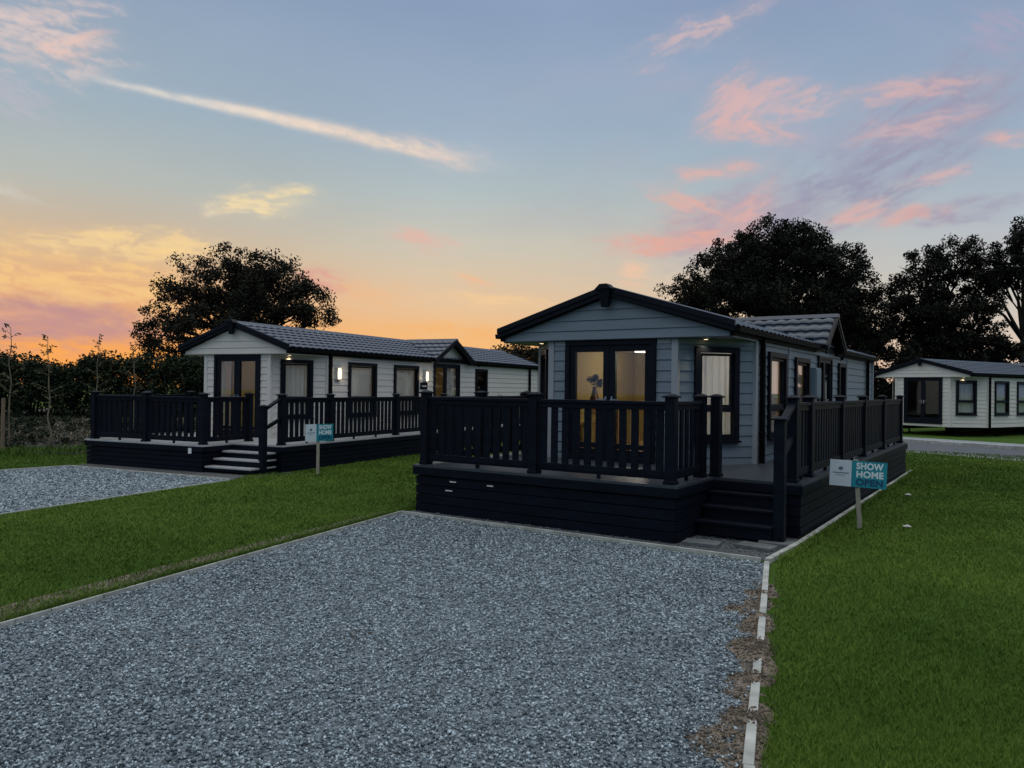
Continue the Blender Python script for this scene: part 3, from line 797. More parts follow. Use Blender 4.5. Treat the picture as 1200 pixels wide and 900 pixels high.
# kerbs around pads
def kerb(pts, w, h, label, seg=.915, gap=.006, jit=.004, mat='kerb'):
    mb = MB()
    for (a, b) in zip(pts[:-1], pts[1:]):
        a = Vector((*a, 0)); b = Vector((*b, 0)); d = (b-a); L = d.length; d.normalize(); n = max(1, round(L/seg)); s = L/n
        for i in range(n):
            j = Vector((random.uniform(-jit, jit), random.uniform(-jit, jit), 0)); z = h+random.uniform(-jit, jit)
            mb.bar(a+d*(i*s)+j+Vector((0,0,z/2-.02)), a+d*((i+1)*s-gap)+j+Vector((0,0,z/2-.02)), w, z+.04)
    return struct(mb.build('kerb', M[mat], bevel=.004), label=label)
kerb([(-4.72, -6), (-6.07, 2.57), (-7.2, 8.08)], .02, .04, 'thin pale edging along the left side of the gravel pad', seg=3)
kerb([(-7.2, 8.08), (-2.27, 8.06)], .024, .035, 'thin pale edging between the gravel pad and the deck', seg=2.4)
kerb([(.93, -5), (-1.06, 3.6), (-2.2, 8.0)], .052, .026, 'pale kerb stones along the right side of the gravel pad', jit=.006)
kerb([(-2.2, 8.02), (-2.15, 9.2), (-2.14, 19.2)], .06, .05, 'pale kerb stones along the right side of the deck')
kerb([(-12.13, 8.93), (-16.57, 8.34), (-16.77, 6.0), (-17.6, -3)], .024, .035, 'thin pale edging around the left gravel pad', seg=2.4)
kerb([(-11.27, 4.78), (-12.11, 8.9)], .015, .02, 'thin edging on the right side of the left gravel pad', seg=2.4)
kerb([(-10.03, -3), (-11.27, 4.78)], .015, .02, 'thin pale edging on the near side of the left gravel pad', seg=2.4)
for x, y, a, lab in ((-3.06, 8.5, .1, 'grey paving slab lying under the left end of the blue lodge steps'), (-2.5, 8.68, -.1, 'grey paving slab lying under the right end of the blue lodge steps'), (-2.36, 9.0, .15, 'grey paving slab lying at the foot of the handrail post')):
    mb = MB(); mb.box(-.2, .2, -.12, .12, 0, .04); o = mb.build('paving_slab', M['slab'], bevel=.006); o.location = (x, y, .005); o.rotation_euler = (0, 0, a); tag(o, lab, 'slab', 'slabs at the foot of the steps')

def inpoly(P, poly):
    x, y = P[:, 0], P[:, 1]; r = np.zeros(len(P), bool); n = len(poly)
    for i in range(n):
        x1, y1 = poly[i]; x2, y2 = poly[(i+1) % n]
        c = ((y1 > y) != (y2 > y)); xi = (x2-x1)*(y-y1)/((y2-y1) if y2 != y1 else 1e-9)+x1
        r ^= c & (x < xi)
    return r
def vnoise(P, s, seed):
    r = np.random.default_rng(seed); T = r.random((64, 64)); q = P*s
    i = np.floor(q).astype(int); f = q-i; f = f*f*(3-2*f)
    g = lambda a, b: T[a % 64, b % 64]
    return (g(i[:,0], i[:,1])*(1-f[:,0])+g(i[:,0]+1, i[:,1])*f[:,0])*(1-f[:,1])+(g(i[:,0], i[:,1]+1)*(1-f[:,0])+g(i[:,0]+1, i[:,1]+1)*f[:,0])*f[:,1]
def fbm(P, s, seed, o=4):
    return sum(vnoise(P, s*2**k, seed+k)*.5**k for k in range(o))/sum(.5**k for k in range(o))
yaw = R(33.7); fwd = np.array([-math.sin(yaw), math.cos(yaw)]); rgt = np.array([math.cos(yaw), math.sin(yaw)])
def view_pts(n, d0, d1, power=1.0, side=.74):
    """ground points in the sector the photo looks over; density falls with distance"""
    u = rng.random(n)
    d = (d0**(2-power)+u*(d1**(2-power)-d0**(2-power)))**(1/(2-power)) if power != 2 else d0*(d1/d0)**u
    s = (rng.random(n)*2-1)*side
    return d[:, None]*fwd+(d*s)[:, None]*rgt, d

def rot_mats(n, flat=None):
    q = rng.normal(size=(n, 4)); q /= np.linalg.norm(q, axis=1)[:, None]
    w, x, y, z = q.T
    return np.stack([np.stack([1-2*(y*y+z*z), 2*(x*y-z*w), 2*(x*z+y*w)], 1), np.stack([2*(x*y+z*w), 1-2*(x*x+z*z), 2*(y*z-x*w)], 1), np.stack([2*(x*z-y*w), 2*(y*z+x*w), 1-2*(x*x+y*y)], 1)], 1)
CUBE = np.array([(-1,-1,-1),(1,-1,-1),(1,1,-1),(-1,1,-1),(-1,-1,1),(1,-1,1),(1,1,1),(-1,1,1)], float)
CF = np.array([(3,2,1,0),(4,5,6,7),(0,1,5,4),(1,2,6,5),(2,3,7,6),(3,0,4,7)])
def stones(P, rad, zc, name, mat, label, tone=None, squash=(1, .75, .55)):
    n = len(P)
    v = CUBE[None]*(1+rng.uniform(-.35, .3, (n, 8, 3)))*np.array(squash)*.62
    v = np.einsum('nij,nkj->nki', rot_mats(n), v)*rad[:, None, None]
    v[:, :, 2] *= .8
    v[:, :, :2] += P[:, None, :]; v[:, :, 2] += zc[:, None]
    F = (np.arange(n)[:, None, None]*8+CF[None]).reshape(-1, 4)
    tone = rng.random(n)**1.3 if tone is None else tone
    o = npmesh(name, v.reshape(-1, 3), F, M[mat], tone=np.repeat(tone, 6))
    return struct(o, 'stuff', label)
# soil zone along the right kerb
ka, kb = np.array([-1.06, 3.6]), np.array([-2.2, 8.0]); kd = (kb-ka)/np.linalg.norm(kb-ka); kn = np.array([-kd[1], kd[0]])
def kerb_uv(P):
    q = P-ka; return q@kd, q@kn      # along, distance towards the gravel side
def soil_amount(P):
    u, v = kerb_uv(P); n = fbm(P, 2.2, 5); n2 = fbm(P, 6.5, 9)
    env = np.clip((u+1.2)/1.0, 0, 1)*(.6+.4*np.clip(u/.9, 0, 1))*np.clip((3.9-u)/.7, 0, 1)
    reach = (.21+.14*np.clip(u/1.6, 0, 1))*(.35+1.0*n)*(.85+.3*np.sin(u*3.1+.6)+.2*np.sin(u*7.7))
    s = np.clip((reach-np.abs(v-.02))*7, 0, 1)*env*(v > -.05)+np.clip((.16*(n+.3)+v)*7, 0, 1)*(v <= -.05)*np.clip((4.2-u)/.5, 0, 1)*.9
    s = s*np.clip((n2-.30)*5, 0, 1)*np.where(v > .05, .9, 1)
    for cx, cy, rr in ((-3.96, 3.94, .17), (-4.18, 5.31, .13), (-4.6, 3.1, .1), (-1.95, 4.3, .1)):
        dd = np.hypot(P[:, 0]-cx, (P[:, 1]-cy)*1.0); s = np.maximum(s, np.clip((rr-dd)*6, 0, 1)*(n2 > .42)*.5)
    return s
P, d = view_pts(230000, 2.0, 12, 1.0)
keep = inpoly(P, [(-4.7, -6), (.87, -5), (-1.1, 3.6), (-2.24, 7.98), (-7.15, 8.03), (-6.03, 2.57)])
P, d = P[keep], d[keep]
s = soil_amount(P); keep = rng.random(len(P)) > s*1.05; P, d, s = P[keep], d[keep], s[keep]
rad = (.0055+.0095*rng.random(len(P))**1.6)*(1+np.clip(d-5, 0, 7)*.09)
tone = np.clip(rng.random(len(P))**1.9*.95+.22*(fbm(P, .9, 33)-.4), 0, 1)
stones(P, rad, rng.uniform(.004, .016, len(P)), 'gravel', 'stone_chip', 'loose blue-grey stone chippings on the near pad', tone)
P, d = view_pts(130000, 9, 24, .9)
keep = inpoly(P, LPAD); P, d = P[keep], d[keep]
stones(P, rng.uniform(.014, .026, len(P)), rng.uniform(.004, .016, len(P)), 'gravel', 'stone_chip', 'loose grey stone chippings on the left pad')
P, d = view_pts(30000, 8, 14, 1.0); keep = inpoly(P, [(-7.2, 8.1), (-2.28, 8.1), (-2.28, 9.3), (-3.3, 9.3), (-3.3, 8.4), (-7.2, 8.4)]); P = P[keep]
stones(P, rng.uniform(.008, .018, len(P)), rng.uniform(.004, .012, len(P)), 'gravel', 'stone_chip', 'scattered chippings at the foot of the deck', rng.random(len(P))*.25)
# soil mound sheet + clods
def gapb(u, v): return sum(h*np.exp(-((u-c)/w)**2-((v-.02)/.11)**2) for c, w, h in ((.55, .10, .027), (1.15, .07, .025), (1.75, .17, .028), (2.55, .06, .024), (3.25, .09, .025)))
us = np.arange(-1.6, 4.6, .03); vs = np.arange(-.42, .78, .025)
U, V_ = np.meshgrid(us, vs, indexing='ij'); G2 = ka+U.reshape(-1, 1)*kd+V_.reshape(-1, 1)*kn
sa = soil_amount(G2); hh = .001+sa*(.006+.014*fbm(G2, 4.5, 21))+gapb(U.ravel(), V_.ravel())-(1-np.clip(sa*3, 0, 1))*.03
n1_, n2_ = len(us), len(vs); ii = (np.arange(n1_-1)[:, None]*n2_+np.arange(n2_-1)[None]).ravel()
o = npmesh('soil', np.c_[G2, hh], np.stack([ii, ii+n2_, ii+n2_+1, ii+1], 1), M['soil'], smooth=True); struct(o, label='spilled brown soil over the right kerb')
P, d = view_pts(330000, 2.0, 9, 1.0, .72); s = soil_amount(P); keep = rng.random(len(P)) < np.maximum(s, (gapb(*kerb_uv(P)) > .006)*1.)*.95; P, s = P[keep], s[keep]
stones(P, rng.uniform(.0018, .0075, len(P))*(1+1.6*(rng.random(len(P)) > .95)), .003+s*.012+gapb(*kerb_uv(P))+rng.uniform(0, .008, len(P)), 'soil_clods', 'clod', 'crumbs of brown soil beside the right kerb', squash=(1, .9, .8))

# grass blades
def blades(P, d, name, label, hmin=.014, hmax=.034, mat='grass_blade', tone=None, lean=.55, wk=.0011, z0=0.0):
    n = len(P); h = rng.uniform(hmin, hmax, n)*(.7+.6*fbm(P, 1.6, 50)); w = np.maximum(.0035, d*wk*.8)
    a = rng.random(n)*2*math.pi; side = np.c_[np.cos(a), np.sin(a)]; l = rng.normal(size=(n, 2))*lean*h[:, None]
    b0 = np.c_[P-side*w[:, None]/2, np.full(n, z0)]; b1 = np.c_[P+side*w[:, None]/2, np.full(n, z0)]
    m_ = np.c_[P+l*.45, h*.62+z0]; m0 = m_-np.c_[side*w[:, None]*.4, np.zeros(n)]; m1 = m_+np.c_[side*w[:, None]*.4, np.zeros(n)]
    t0 = np.c_[P+l, h+z0]
    V = np.stack([b0, b1, m1, m0, t0], 1).reshape(-1, 3); k = np.arange(n)*5
    F = np.concatenate([np.stack([k, k+1, k+2], 1), np.stack([k, k+2, k+3], 1), np.stack([k+3, k+2, k+4], 1)])
    if tone is None: tone = np.clip(1.5*(fbm(P, .35, 70)-.5)+.40*rng.random(n)+.6*(fbm(P, 2.2, 80)-.5)+.32, 0, 1)
    o = npmesh(name, V, F, M[mat], tone=np.concatenate([tone, tone, tone])); return struct(o, 'stuff', label)
def lawn_ok(P):
    bad = inpoly(P, [(-4.68, -6), (.97, -5), (-1.02, 3.6), (-2.1, 8.0), (-2.08, 19.3), (-7.24, 19.3), (-7.24, 8.1), (-6.1, 2.57)])
    bad |= inpoly(P, [(-9.95, -3), (-11.2, 4.78), (-12.08, 8.98), (-12.9, 10.1), (-12.2, 10.3), (-14.2, 19.5), (-18, 19), (-17.2, 9), (-16.8, 8.3), (-16.8, 6), (-17.7, -3)])
    u, v = kerb_uv(P); bare = (v < 0) & (v > -.36) & (u < 4.6) & ((soil_amount(P)*(.6+.8*rng.random(len(P))) > .42))
    return ~bad & ~bare
P, d = view_pts(620000, 2.6, 20, 1.5, .76)
# bare earth showing outside the left edging of the pad
la, lb_ = np.array([-6.09, 2.57]), np.array([-7.22, 8.08]); ld_ = (lb_-la)/np.linalg.norm(lb_-la); ln_ = np.array([-ld_[1], ld_[0]])
def left_bare(P):
    q = P-la; u = q@ld_; v = q@ln_; w_ = (.0+.15*np.clip(1-(u+.6)/2.6, 0, 1)+.05*(fbm(P, .8, 12) > .5))*(.1+1.5*fbm(P, 1.7, 77)); return (v > 0) & (v < w_) & (u < 5.3)
q_ = [la-ld_*2.5, lb_]; sheet('soil', [tuple(q_[0]+ln_*.01), tuple(q_[1]+ln_*.01), tuple(q_[1]+ln_*.3), tuple(q_[0]+ln_*.6)], .003, M['soil'], label='bare earth along the left edging of the pad')
k = lawn_ok(P) & ~(left_bare(P) & (rng.random(len(P)) < .88)); P, d = P[k], d[k]
blades(P, d, 'grass', 'short mown grass of the lawn')
P, d = view_pts(160000, 14, 34, 1.2, .76); k = lawn_ok(P); P, d = P[k], d[k]
k = ~((P[:,0] < -16) | (P[:,1] > 26.2)); P, d = P[k], d[k]
blades(P, d, 'grass', 'mown grass farther back on the lawn', .03, .05)
# tufts against kerbs
def edge_pts(a, b, n, spread):
    t = rng.random(n); a = np.array(a); b = np.array(b); return a+(b-a)*t[:, None]+rng.normal(size=(n, 2))*spread
P = np.concatenate([edge_pts((-6.13, 2.57), (-7.26, 8.1), 6000, .02), edge_pts((-2.08, 8.1), (-2.06, 19), 9000, .025), edge_pts((-7.3, 8.1), (-7.3, 14), 2500, .04), edge_pts((-12.6, 10.2), (-13.6, 16), 4000, .05)])
k = lawn_ok(P) | True; dd = P@fwd
blades(P[k], dd[k], 'grass', 'longer grass against the edgings', .03, .08)
# bank of dead weeds by the hedge
BANK = [(-20.3, 8.2), (-19.9, 11.2), (-25, 21), (-37, 19.5), (-44, 8), (-26.5, 7.2)]
gx, gy = np.meshgrid(np.arange(-46, -17, .35), np.arange(5, 24, .35), indexing='ij'); G3 = np.c_[gx.ravel(), gy.ravel()]
ins = inpoly(G3, BANK); 
dist = (G3-np.array([-20.0, 9.0]))@np.array([-.82, .57])
hz = np.where(dist > 0, np.clip(dist*.045, 0, .3)+.10*fbm(G3, .9, 3)-.05, -.05)
zf = lambda P: np.where(((P-np.array([-20., 9.]))@np.array([-.82, .57])) > 0, np.clip(((P-np.array([-20., 9.]))@np.array([-.82, .57]))*.045, 0, .3)+.10*fbm(P, .9, 3)-.05, -.05)
n1_, n2_ = gx.shape; ii = (np.arange(n1_-1)[:, None]*n2_+np.arange(n2_-1)[None]).ravel()
o = npmesh('bank', np.c_[G3, hz], np.stack([ii, ii+n2_, ii+n2_+1, ii+1], 1), M['bank_soil'], smooth=True); struct(o, label='rough brown bank in front of the hedge')
def stalks(n):
    P = np.c_[rng.uniform(-36, -19, n), rng.uniform(7.5, 21, n)]; P = P[(zf(P) > -.02)]
    P = P[fbm(P, .7, 14)+.25*(rng.random(len(P))-.5) > .43]; n = len(P); z = zf(P)
    L = rng.uniform(.1, .5, n); a = rng.random(n)*2*math.pi; tilt = rng.uniform(0, 1.15, n)*rng.random(n); w = rng.uniform(.006, .015, n)
    dv = np.c_[np.cos(a)*np.cos(tilt), np.sin(a)*np.cos(tilt), np.sin(tilt)*.7]
    sd = np.c_[-np.sin(a), np.cos(a), np.zeros(n)]*w[:, None]
    b = np.c_[P, z-.01]; m_ = b+dv*L[:, None]*.6; t_ = b+dv*L[:, None]*np.array([1, 1, .75])
    V = np.stack([b-sd, b+sd, m_+sd*.8, m_-sd*.8, t_], 1).reshape(-1, 3); k = np.arange(n)*5
    F = np.concatenate([np.stack([k, k+1, k+2], 1), np.stack([k, k+2, k+3], 1), np.stack([k+3, k+2, k+4], 1)])
    tn = np.clip(rng.random(n)**1.7*(.2+1.3*fbm(P, .55, 61)), 0, 1); o = npmesh('dead_weeds', V, F, M['dead_weed'], tone=np.concatenate([tn]*3)); struct(o, 'stuff', 'dry straw-coloured weeds on the bank')
stalks(60000)
P = np.c_[rng.uniform(-36, -19, 60000), rng.uniform(6.5, 21, 60000)]; k = (fbm(P, .6, 44) < .44) | (zf(P) < .03); P = P[k & ~inpoly(P, LPAD) & (P[:, 0] < -17.2)]
blades(P, P@fwd, 'grass', 'rough green grass growing on the bank', .05, .16, tone=rng.random(len(P))*.4, z0=.06)

# ------------------------------------------------------------------ foliage
def leafcloud(centers, radii, per, size, zsq=.8, hang=0):
    n = len(centers)*per
    c = np.repeat(centers, per, 0); r = np.repeat(radii, per)
    q = rng.normal(size=(n, 3)); q /= np.linalg.norm(q, axis=1)[:, None]; q *= (rng.random(n)**.55*r)[:, None]; q[:, 2] *= zsq
    p = c+q
    s = rng.uniform(size[0], size[1], n)
    Rm = rot_mats(n); a = Rm[:, :, 0]*s[:, None]; b = Rm[:, :, 1]*(s*.55)[:, None]
    V = np.stack([p-a*.5, p+b*.5, p+a*.5, p-b*.5], 1).reshape(-1, 3); k = np.arange(n)*4
    return V, np.stack([k, k+1, k+2, k+3], 1), p
def undergrowth(n):
    P = np.c_[rng.uniform(-35, -20.5, n), rng.uniform(8.5, 20, n)]; P = P[(zf(P) > 0) & (fbm(P, .5, 31) > .45)]; C = np.c_[P, zf(P)+.08]
    V, F, p = leafcloud(C, rng.uniform(.12, .34, len(P)), 70, (.05, .12), .7); o = npmesh('undergrowth', V, F, M['leaf_hedge'], tone=np.clip(rng.random(len(p))*.9, 0, 1)); struct(o, 'stuff', 'low leafy weeds scattered over the bank')
undergrowth(420)
def tree(name, label, cat, loc, trunk_h, lobes, nclump, per, size, clump_r, mat, tr=.35, seed=1, group=None, bare=0, lean=(0, 0)):
    """lobes: (x,y,z,rx,ry,rz) ellipsoids holding leaf clumps"""
    global rng
    keep_rng = rng; rng = np.random.default_rng(seed); rr = random.Random(seed)
    root = thing(name, label, cat, loc, 0, group)
    vol = np.array([l[3]*l[4]*l[5] for l in lobes]); vol = vol/vol.sum()
    idx = rng.choice(len(lobes), nclump, p=vol); lb = np.array(lobes)[idx]
    q = rng.normal(size=(nclump, 3)); q /= np.linalg.norm(q, axis=1)[:, None]; q *= (rng.random(nclump)**.42)[:, None]
    C = lb[:, :3]+q*lb[:, 3:]*(1+.12*rng.normal(size=(nclump, 1)))
    rad = rng.uniform(*clump_r, nclump)
    V, F, p = leafcloud(C, rad, per, size)
    tone = np.clip(rng.random(len(p))*.6+.4*rng.random(nclump).repeat(per), 0, 1)
    npmesh('crown', V, F, M[mat], root, tone=tone)
    t = MB(); top = Vector((lean[0], lean[1], trunk_h))
    t.tube([(0, 0, -.3), (lean[0]*.25+.05, lean[1]*.3, trunk_h*.35), (lean[0]*.6, lean[1]*.6, trunk_h*.7), top], [tr*1.25, tr, tr*.8, tr*.62], 10)
    order = list(range(nclump)); rr.shuffle(order)
    for l in lobes:
        e = Vector(l[:3]); m_ = top.lerp(e, .5)+Vector((rr.uniform(-.4, .4), rr.uniform(-.4, .4), rr.uniform(0, .6)))
        t.tube([top-Vector((0, 0, .15)), m_, e], [tr*.5, tr*.3, tr*.14], 7)
    for k in order[:min(nclump, 70)]:
        l = lobes[idx[k]]; e = Vector(C[k]); s0 = top.lerp(Vector(l[:3]), rr.uniform(.25, .95)); m_ = s0.lerp(e, .5)+Vector((rr.uniform(-.35, .35), rr.uniform(-.35, .35), rr.uniform(-.1, .45)))
        t.tube([s0, m_, e], [tr*.2, tr*.12, tr*.04], 5)
    for k in range(bare):
        a = rr.uniform(0, 6.28); l = rr.choice(lobes); s0 = Vector(l[:3]); pts = [s0]; dvec = Vector((math.cos(a), math.sin(a)*.3, rr.uniform(.1, .9))).normalized()
        for j in range(5): dvec = (dvec+Vector((rr.uniform(-.5, .5), rr.uniform(-.3, .3), rr.uniform(-.3, .5)))).normalized(); pts.append(pts[-1]+dvec*l[3]*.17)
        t.tube(pts, [tr*.2, tr*.16, tr*.12, tr*.09, tr*.05, tr*.02], 5)
    t.build('trunk', M['bark'], root, smooth=True)
    rng = keep_rng
    return root
LAT = (.832, .555)
def lob(lat, z, rx, rz, dep=0): return (lat*LAT[0]-dep*.555, lat*LAT[1]+dep*.832, z, rx, rx, rz)
tree('tree', 'broad rounded tree with thin foliage behind the left lodge, sunset glowing through it', 'tree', (-34.0, 25.4, 0), 3.0,
     [lob(.35, 6.6, 3.2, 2.2), lob(.9, 6.9, 2.5, 1.8), lob(-2.3, 6.3, 1.9, 1.7), lob(3, 6.0, 1.9, 1.7), lob(-3.8, 4.7, 1.5, 1.3), lob(4.2, 5.1, 1.1, .8), lob(.1, 4.4, 3.8, 1.8), lob(-2, 3.2, 2.8, 1.4)],
     520, 125, (.10, .19), (.35, .72), 'leaf_left', .32, 3, 'trees beyond the lodges', bare=3)
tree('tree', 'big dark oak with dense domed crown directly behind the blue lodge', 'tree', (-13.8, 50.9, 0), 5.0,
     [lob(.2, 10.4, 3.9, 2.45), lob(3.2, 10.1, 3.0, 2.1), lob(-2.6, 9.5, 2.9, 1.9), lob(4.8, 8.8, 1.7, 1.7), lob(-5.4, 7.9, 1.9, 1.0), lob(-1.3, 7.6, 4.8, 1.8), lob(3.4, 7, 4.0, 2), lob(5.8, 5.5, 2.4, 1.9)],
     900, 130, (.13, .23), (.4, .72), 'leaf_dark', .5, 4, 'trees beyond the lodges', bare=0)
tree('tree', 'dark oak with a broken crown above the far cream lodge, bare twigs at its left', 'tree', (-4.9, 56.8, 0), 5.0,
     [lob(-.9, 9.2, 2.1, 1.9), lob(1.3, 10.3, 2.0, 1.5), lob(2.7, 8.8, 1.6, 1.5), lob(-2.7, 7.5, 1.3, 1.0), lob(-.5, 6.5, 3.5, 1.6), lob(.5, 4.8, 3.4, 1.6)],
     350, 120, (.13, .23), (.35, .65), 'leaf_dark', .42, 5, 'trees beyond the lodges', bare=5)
tree('tree', 'dark oak cut by the right edge, its crooked limbs showing against the sky', 'tree', (-.3, 57.0, 0), 5.2,
     [lob(-.4, 10.2, 1.9, 1.2), lob(.5, 11.5, 1.6, 1.1), lob(-1.3, 9.4, 1.5, 1.0), lob(1.2, 8.6, 1.7, 1.5), lob(-2.4, 7.3, 1.2, 1.1), lob(3.0, 9.6, 2.8, 2.4), lob(-2, 8.6, 1.1, .7), lob(3.4, 6.3, 2.4, 1.8)],
     410, 115, (.13, .23), (.35, .65), 'leaf_dark', .27, 8, 'trees beyond the lodges', bare=12)
tree('tree', 'small bushy tree seen in the gap between the left lodge roof and the blue lodge', 'tree', (-33.3, 49.9, 0), 2.2,
     [lob(0, 4.1, 2.0, 1.5), lob(1.4, 3.4, 1.6, 1.6), lob(-1.2, 3.0, 1.4, 1.4)], 80, 130, (.14, .24), (.4, .7), 'leaf_left', .22, 9, 'trees beyond the lodges')
def hedge(name, label, path, h, th_, ncl, per, size, mat, seed, blossoms=0, cat='hedge'):
    global rng
    kr = rng; rng = np.random.default_rng(seed)
    root = thing(name, label, cat, (path[0][0], path[0][1], 0))
    pts = np.array(path, float); seg = np.hypot(*(pts[1:]-pts[:-1]).T); cum = np.r_[0, np.cumsum(seg)]
    t = rng.random(ncl)*cum[-1]; k = np.searchsorted(cum, t, 'right')-1; k = np.clip(k, 0, len(seg)-1); f = (t-cum[k])/seg[k]
    P = pts[k]+(pts[k+1]-pts[k])*f[:, None]; nrm = (pts[k+1]-pts[k])/seg[k][:, None]; nrm = np.c_[nrm[:, 1], -nrm[:, 0]]
    hh = h*(.78+.46*fbm(np.c_[t, t*0], .5, seed))
    z = (hh-.35)*rng.random(ncl)**.8; P = P+nrm*rng.uniform(-1, 1, ncl)[:, None]*th_*(1-.4*(z/h)[:, None])
    C = np.c_[P, z+.1]-np.array([path[0][0], path[0][1], 0]); rad = rng.uniform(.3, .62, ncl)
    V, F, p = leafcloud(C, rad, per, size); tone = np.clip(rng.random(len(p))*.55+.45*rng.random(ncl).repeat(per), 0, 1)
    npmesh('foliage', V, F, M[mat], root, tone=tone)
    t_ = MB(); o0 = np.array([path[0][0], path[0][1]])
    for s_ in np.arange(.3, cum[-1], .55):
        k = min(np.searchsorted(cum, s_, 'right')-1, len(seg)-1); q = pts[k]+(pts[k+1]-pts[k])*((s_-cum[k])/seg[k])-o0+rng.normal(size=2)*.25
        a = rng.normal(size=2)*.3; t_.tube([(q[0], q[1], -.1), (q[0]+a[0]*.4, q[1]+a[1]*.4, h*.4), (q[0]+a[0], q[1]+a[1], h*.8)], [.06, .04, .015], 5)
    struct(t_.build('stems', M['bark'], root), 'stuff')
    for i in range(blossoms):
        c = C[rng.integers(ncl)]; nn = -fwd; b = MB(); cx, cy = c[0]+nn[0]*.7, c[1]+nn[1]*.7; r_ = rng.uniform(.05, .085)
        b.m = Matrix.Translation((cx, cy, max(.9, c[2])))
        for a in range(5):
            an = a*1.2566; b.add([(0, 0, 0), (math.cos(an-.5)*r_, -.04, math.sin(an-.5)*r_), (math.cos(an)*r_*1.25, -.06, math.sin(an)*r_*1.25), (math.cos(an+.5)*r_, -.04, math.sin(an+.5)*r_)], [(0, 1, 2, 3)])
        b.build('blossom', M['petal'], root)
    rng = kr
    return root
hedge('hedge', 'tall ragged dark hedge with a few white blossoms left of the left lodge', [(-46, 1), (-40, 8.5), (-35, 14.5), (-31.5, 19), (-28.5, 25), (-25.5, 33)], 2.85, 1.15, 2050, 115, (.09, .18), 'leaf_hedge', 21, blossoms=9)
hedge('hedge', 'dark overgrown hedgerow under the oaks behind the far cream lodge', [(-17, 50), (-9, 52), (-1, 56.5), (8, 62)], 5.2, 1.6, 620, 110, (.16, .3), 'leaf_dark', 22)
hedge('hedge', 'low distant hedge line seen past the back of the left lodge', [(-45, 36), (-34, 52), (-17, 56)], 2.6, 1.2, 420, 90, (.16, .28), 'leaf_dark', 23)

def sapling(loc, h, label, seed, lean=0.0):
    rr = random.Random(seed); root = thing('sapling', label, 'sapling', loc, 0, 'young trees in front of the hedge')
    t = MB(); pts = [(lean*.0, 0, -.1)]; n = 7
    for i in range(1, n+1): pts.append((lean*i/n+rr.uniform(-.035, .035), rr.uniform(-.035, .035), h*i/n))
    t.tube(pts, [.022*(1-.85*i/n)+.003 for i in range(n+1)], 6)
    V = []; F = []; lv = MB()
    for k in range(17):
        f = .42+.58*rr.random(); i = min(int(f*n), n-1); g = f*n-i; p = Vector(pts[i]).lerp(Vector(pts[i+1]), g)
        a = rr.uniform(0, 6.28); L_ = (.5-.38*(f-.42)/.58)*rr.uniform(.6, 1.1); e = p+Vector((math.cos(a)*L_, math.sin(a)*L_, L_*rr.uniform(.25, .8)))
        t.tube([p, p.lerp(e, .5)+Vector((0, 0, .02)), e], [.006, .004, .002], 4)
        for q in range(8):
            c = p.lerp(e, rr.uniform(.25, 1.05)); s = rr.uniform(.03, .06); R1 = Vector((rr.gauss(0,1), rr.gauss(0,1), rr.gauss(0,1))).normalized(); R2 = R1.cross(Vector((rr.gauss(0,1), rr.gauss(0,1), rr.gauss(0,1)))).normalized()
            b = len(V); V += [tuple(c), tuple(c+R1*s+R2*s*.4), tuple(c+R1*s*2), tuple(c+R1*s-R2*s*.4)]; F.append((b, b+1, b+2, b+3))
    t.build('stem', M['birch'], root, smooth=True)
    npmesh('leaves', np.array(V), np.array(F), M['leaf_sapling'], root, tone=np.array([rr.random() for _ in F]))
    return root
sapling((-21.0, 9.05, .0), 3.1, 'slender young tree tied to the wooden stake at the left edge', 1, .1)
sapling((-20.9, 9.98, .0), 2.95, 'slender young tree with a pale bent stem, between the staked one and the left deck', 2, -.15)
sapling((-22.3, 11.9, .1), 3.0, 'slender young tree rising just behind the left end of the left deck', 3, .1)
sapling((-23.2, 13.6, .15), 2.8, 'shortest slender young tree, farthest along the hedge towards the left lodge', 4, -.1)
for (x, y, h, lab) in ((-20.95, 8.9, 1.3, 'round wooden stake holding the young tree at the left edge'),):
    b = MB(); b.tube([(0, 0, -.1), (.02, 0, h)], [.045, .042], 10); o = b.build('wooden_stake', M['old_timber']); o.location = (x, y, .05); tag(o, lab, 'stake')

# ------------------------------------------------------------------ lodges and decks
MAIN = (-5.28, 10.5, 0); LEFT = (-15.38, 11.40, 0); RIGHT = (-3.73, 36.2, 0)
lodge(dict(label='blue-grey clad lodge with dark double doors and a dark deck, nearest the camera', loc=MAIN, rz=0,
    hw=1.88, hf=1.03, y0=.1, dy=1.05, L=11.4, zb=.6, zs=2.5, zr=3.31, clad='clad_blue', trim='trim_blue', tile='tile_dark', skirt=True,
    doors=(-.76, .74), door_z=(.67, 2.49), facet_win=(.32, 1.04), win_z=(1.03, 2.38), transom=1.47, dfw=.08, leaf=.1,
    side=[('win', 1.77, 2.8, 1.03, 2.36), ('win', 3.42, 4.42, 1.03, 2.34), ('door', 5.2, 6.42, .67, 2.44), ('small', 7.1, 7.8, 1.1, 2.36)],
    battens=[3.05, 8.1], vents=[(7.45, 2.52)], boxes=[(4.82, 1.62, 2.2, .42), (4.82, 1.0, 1.5, .5)], pipes=[1.34, 10.5],
    cross=(5.93, .86), ox=.05, room=4.9, room_lights=[(1.0, 1.7, 30), (-.9, 3.3, 16)], door_cur=None, spot=2.0))
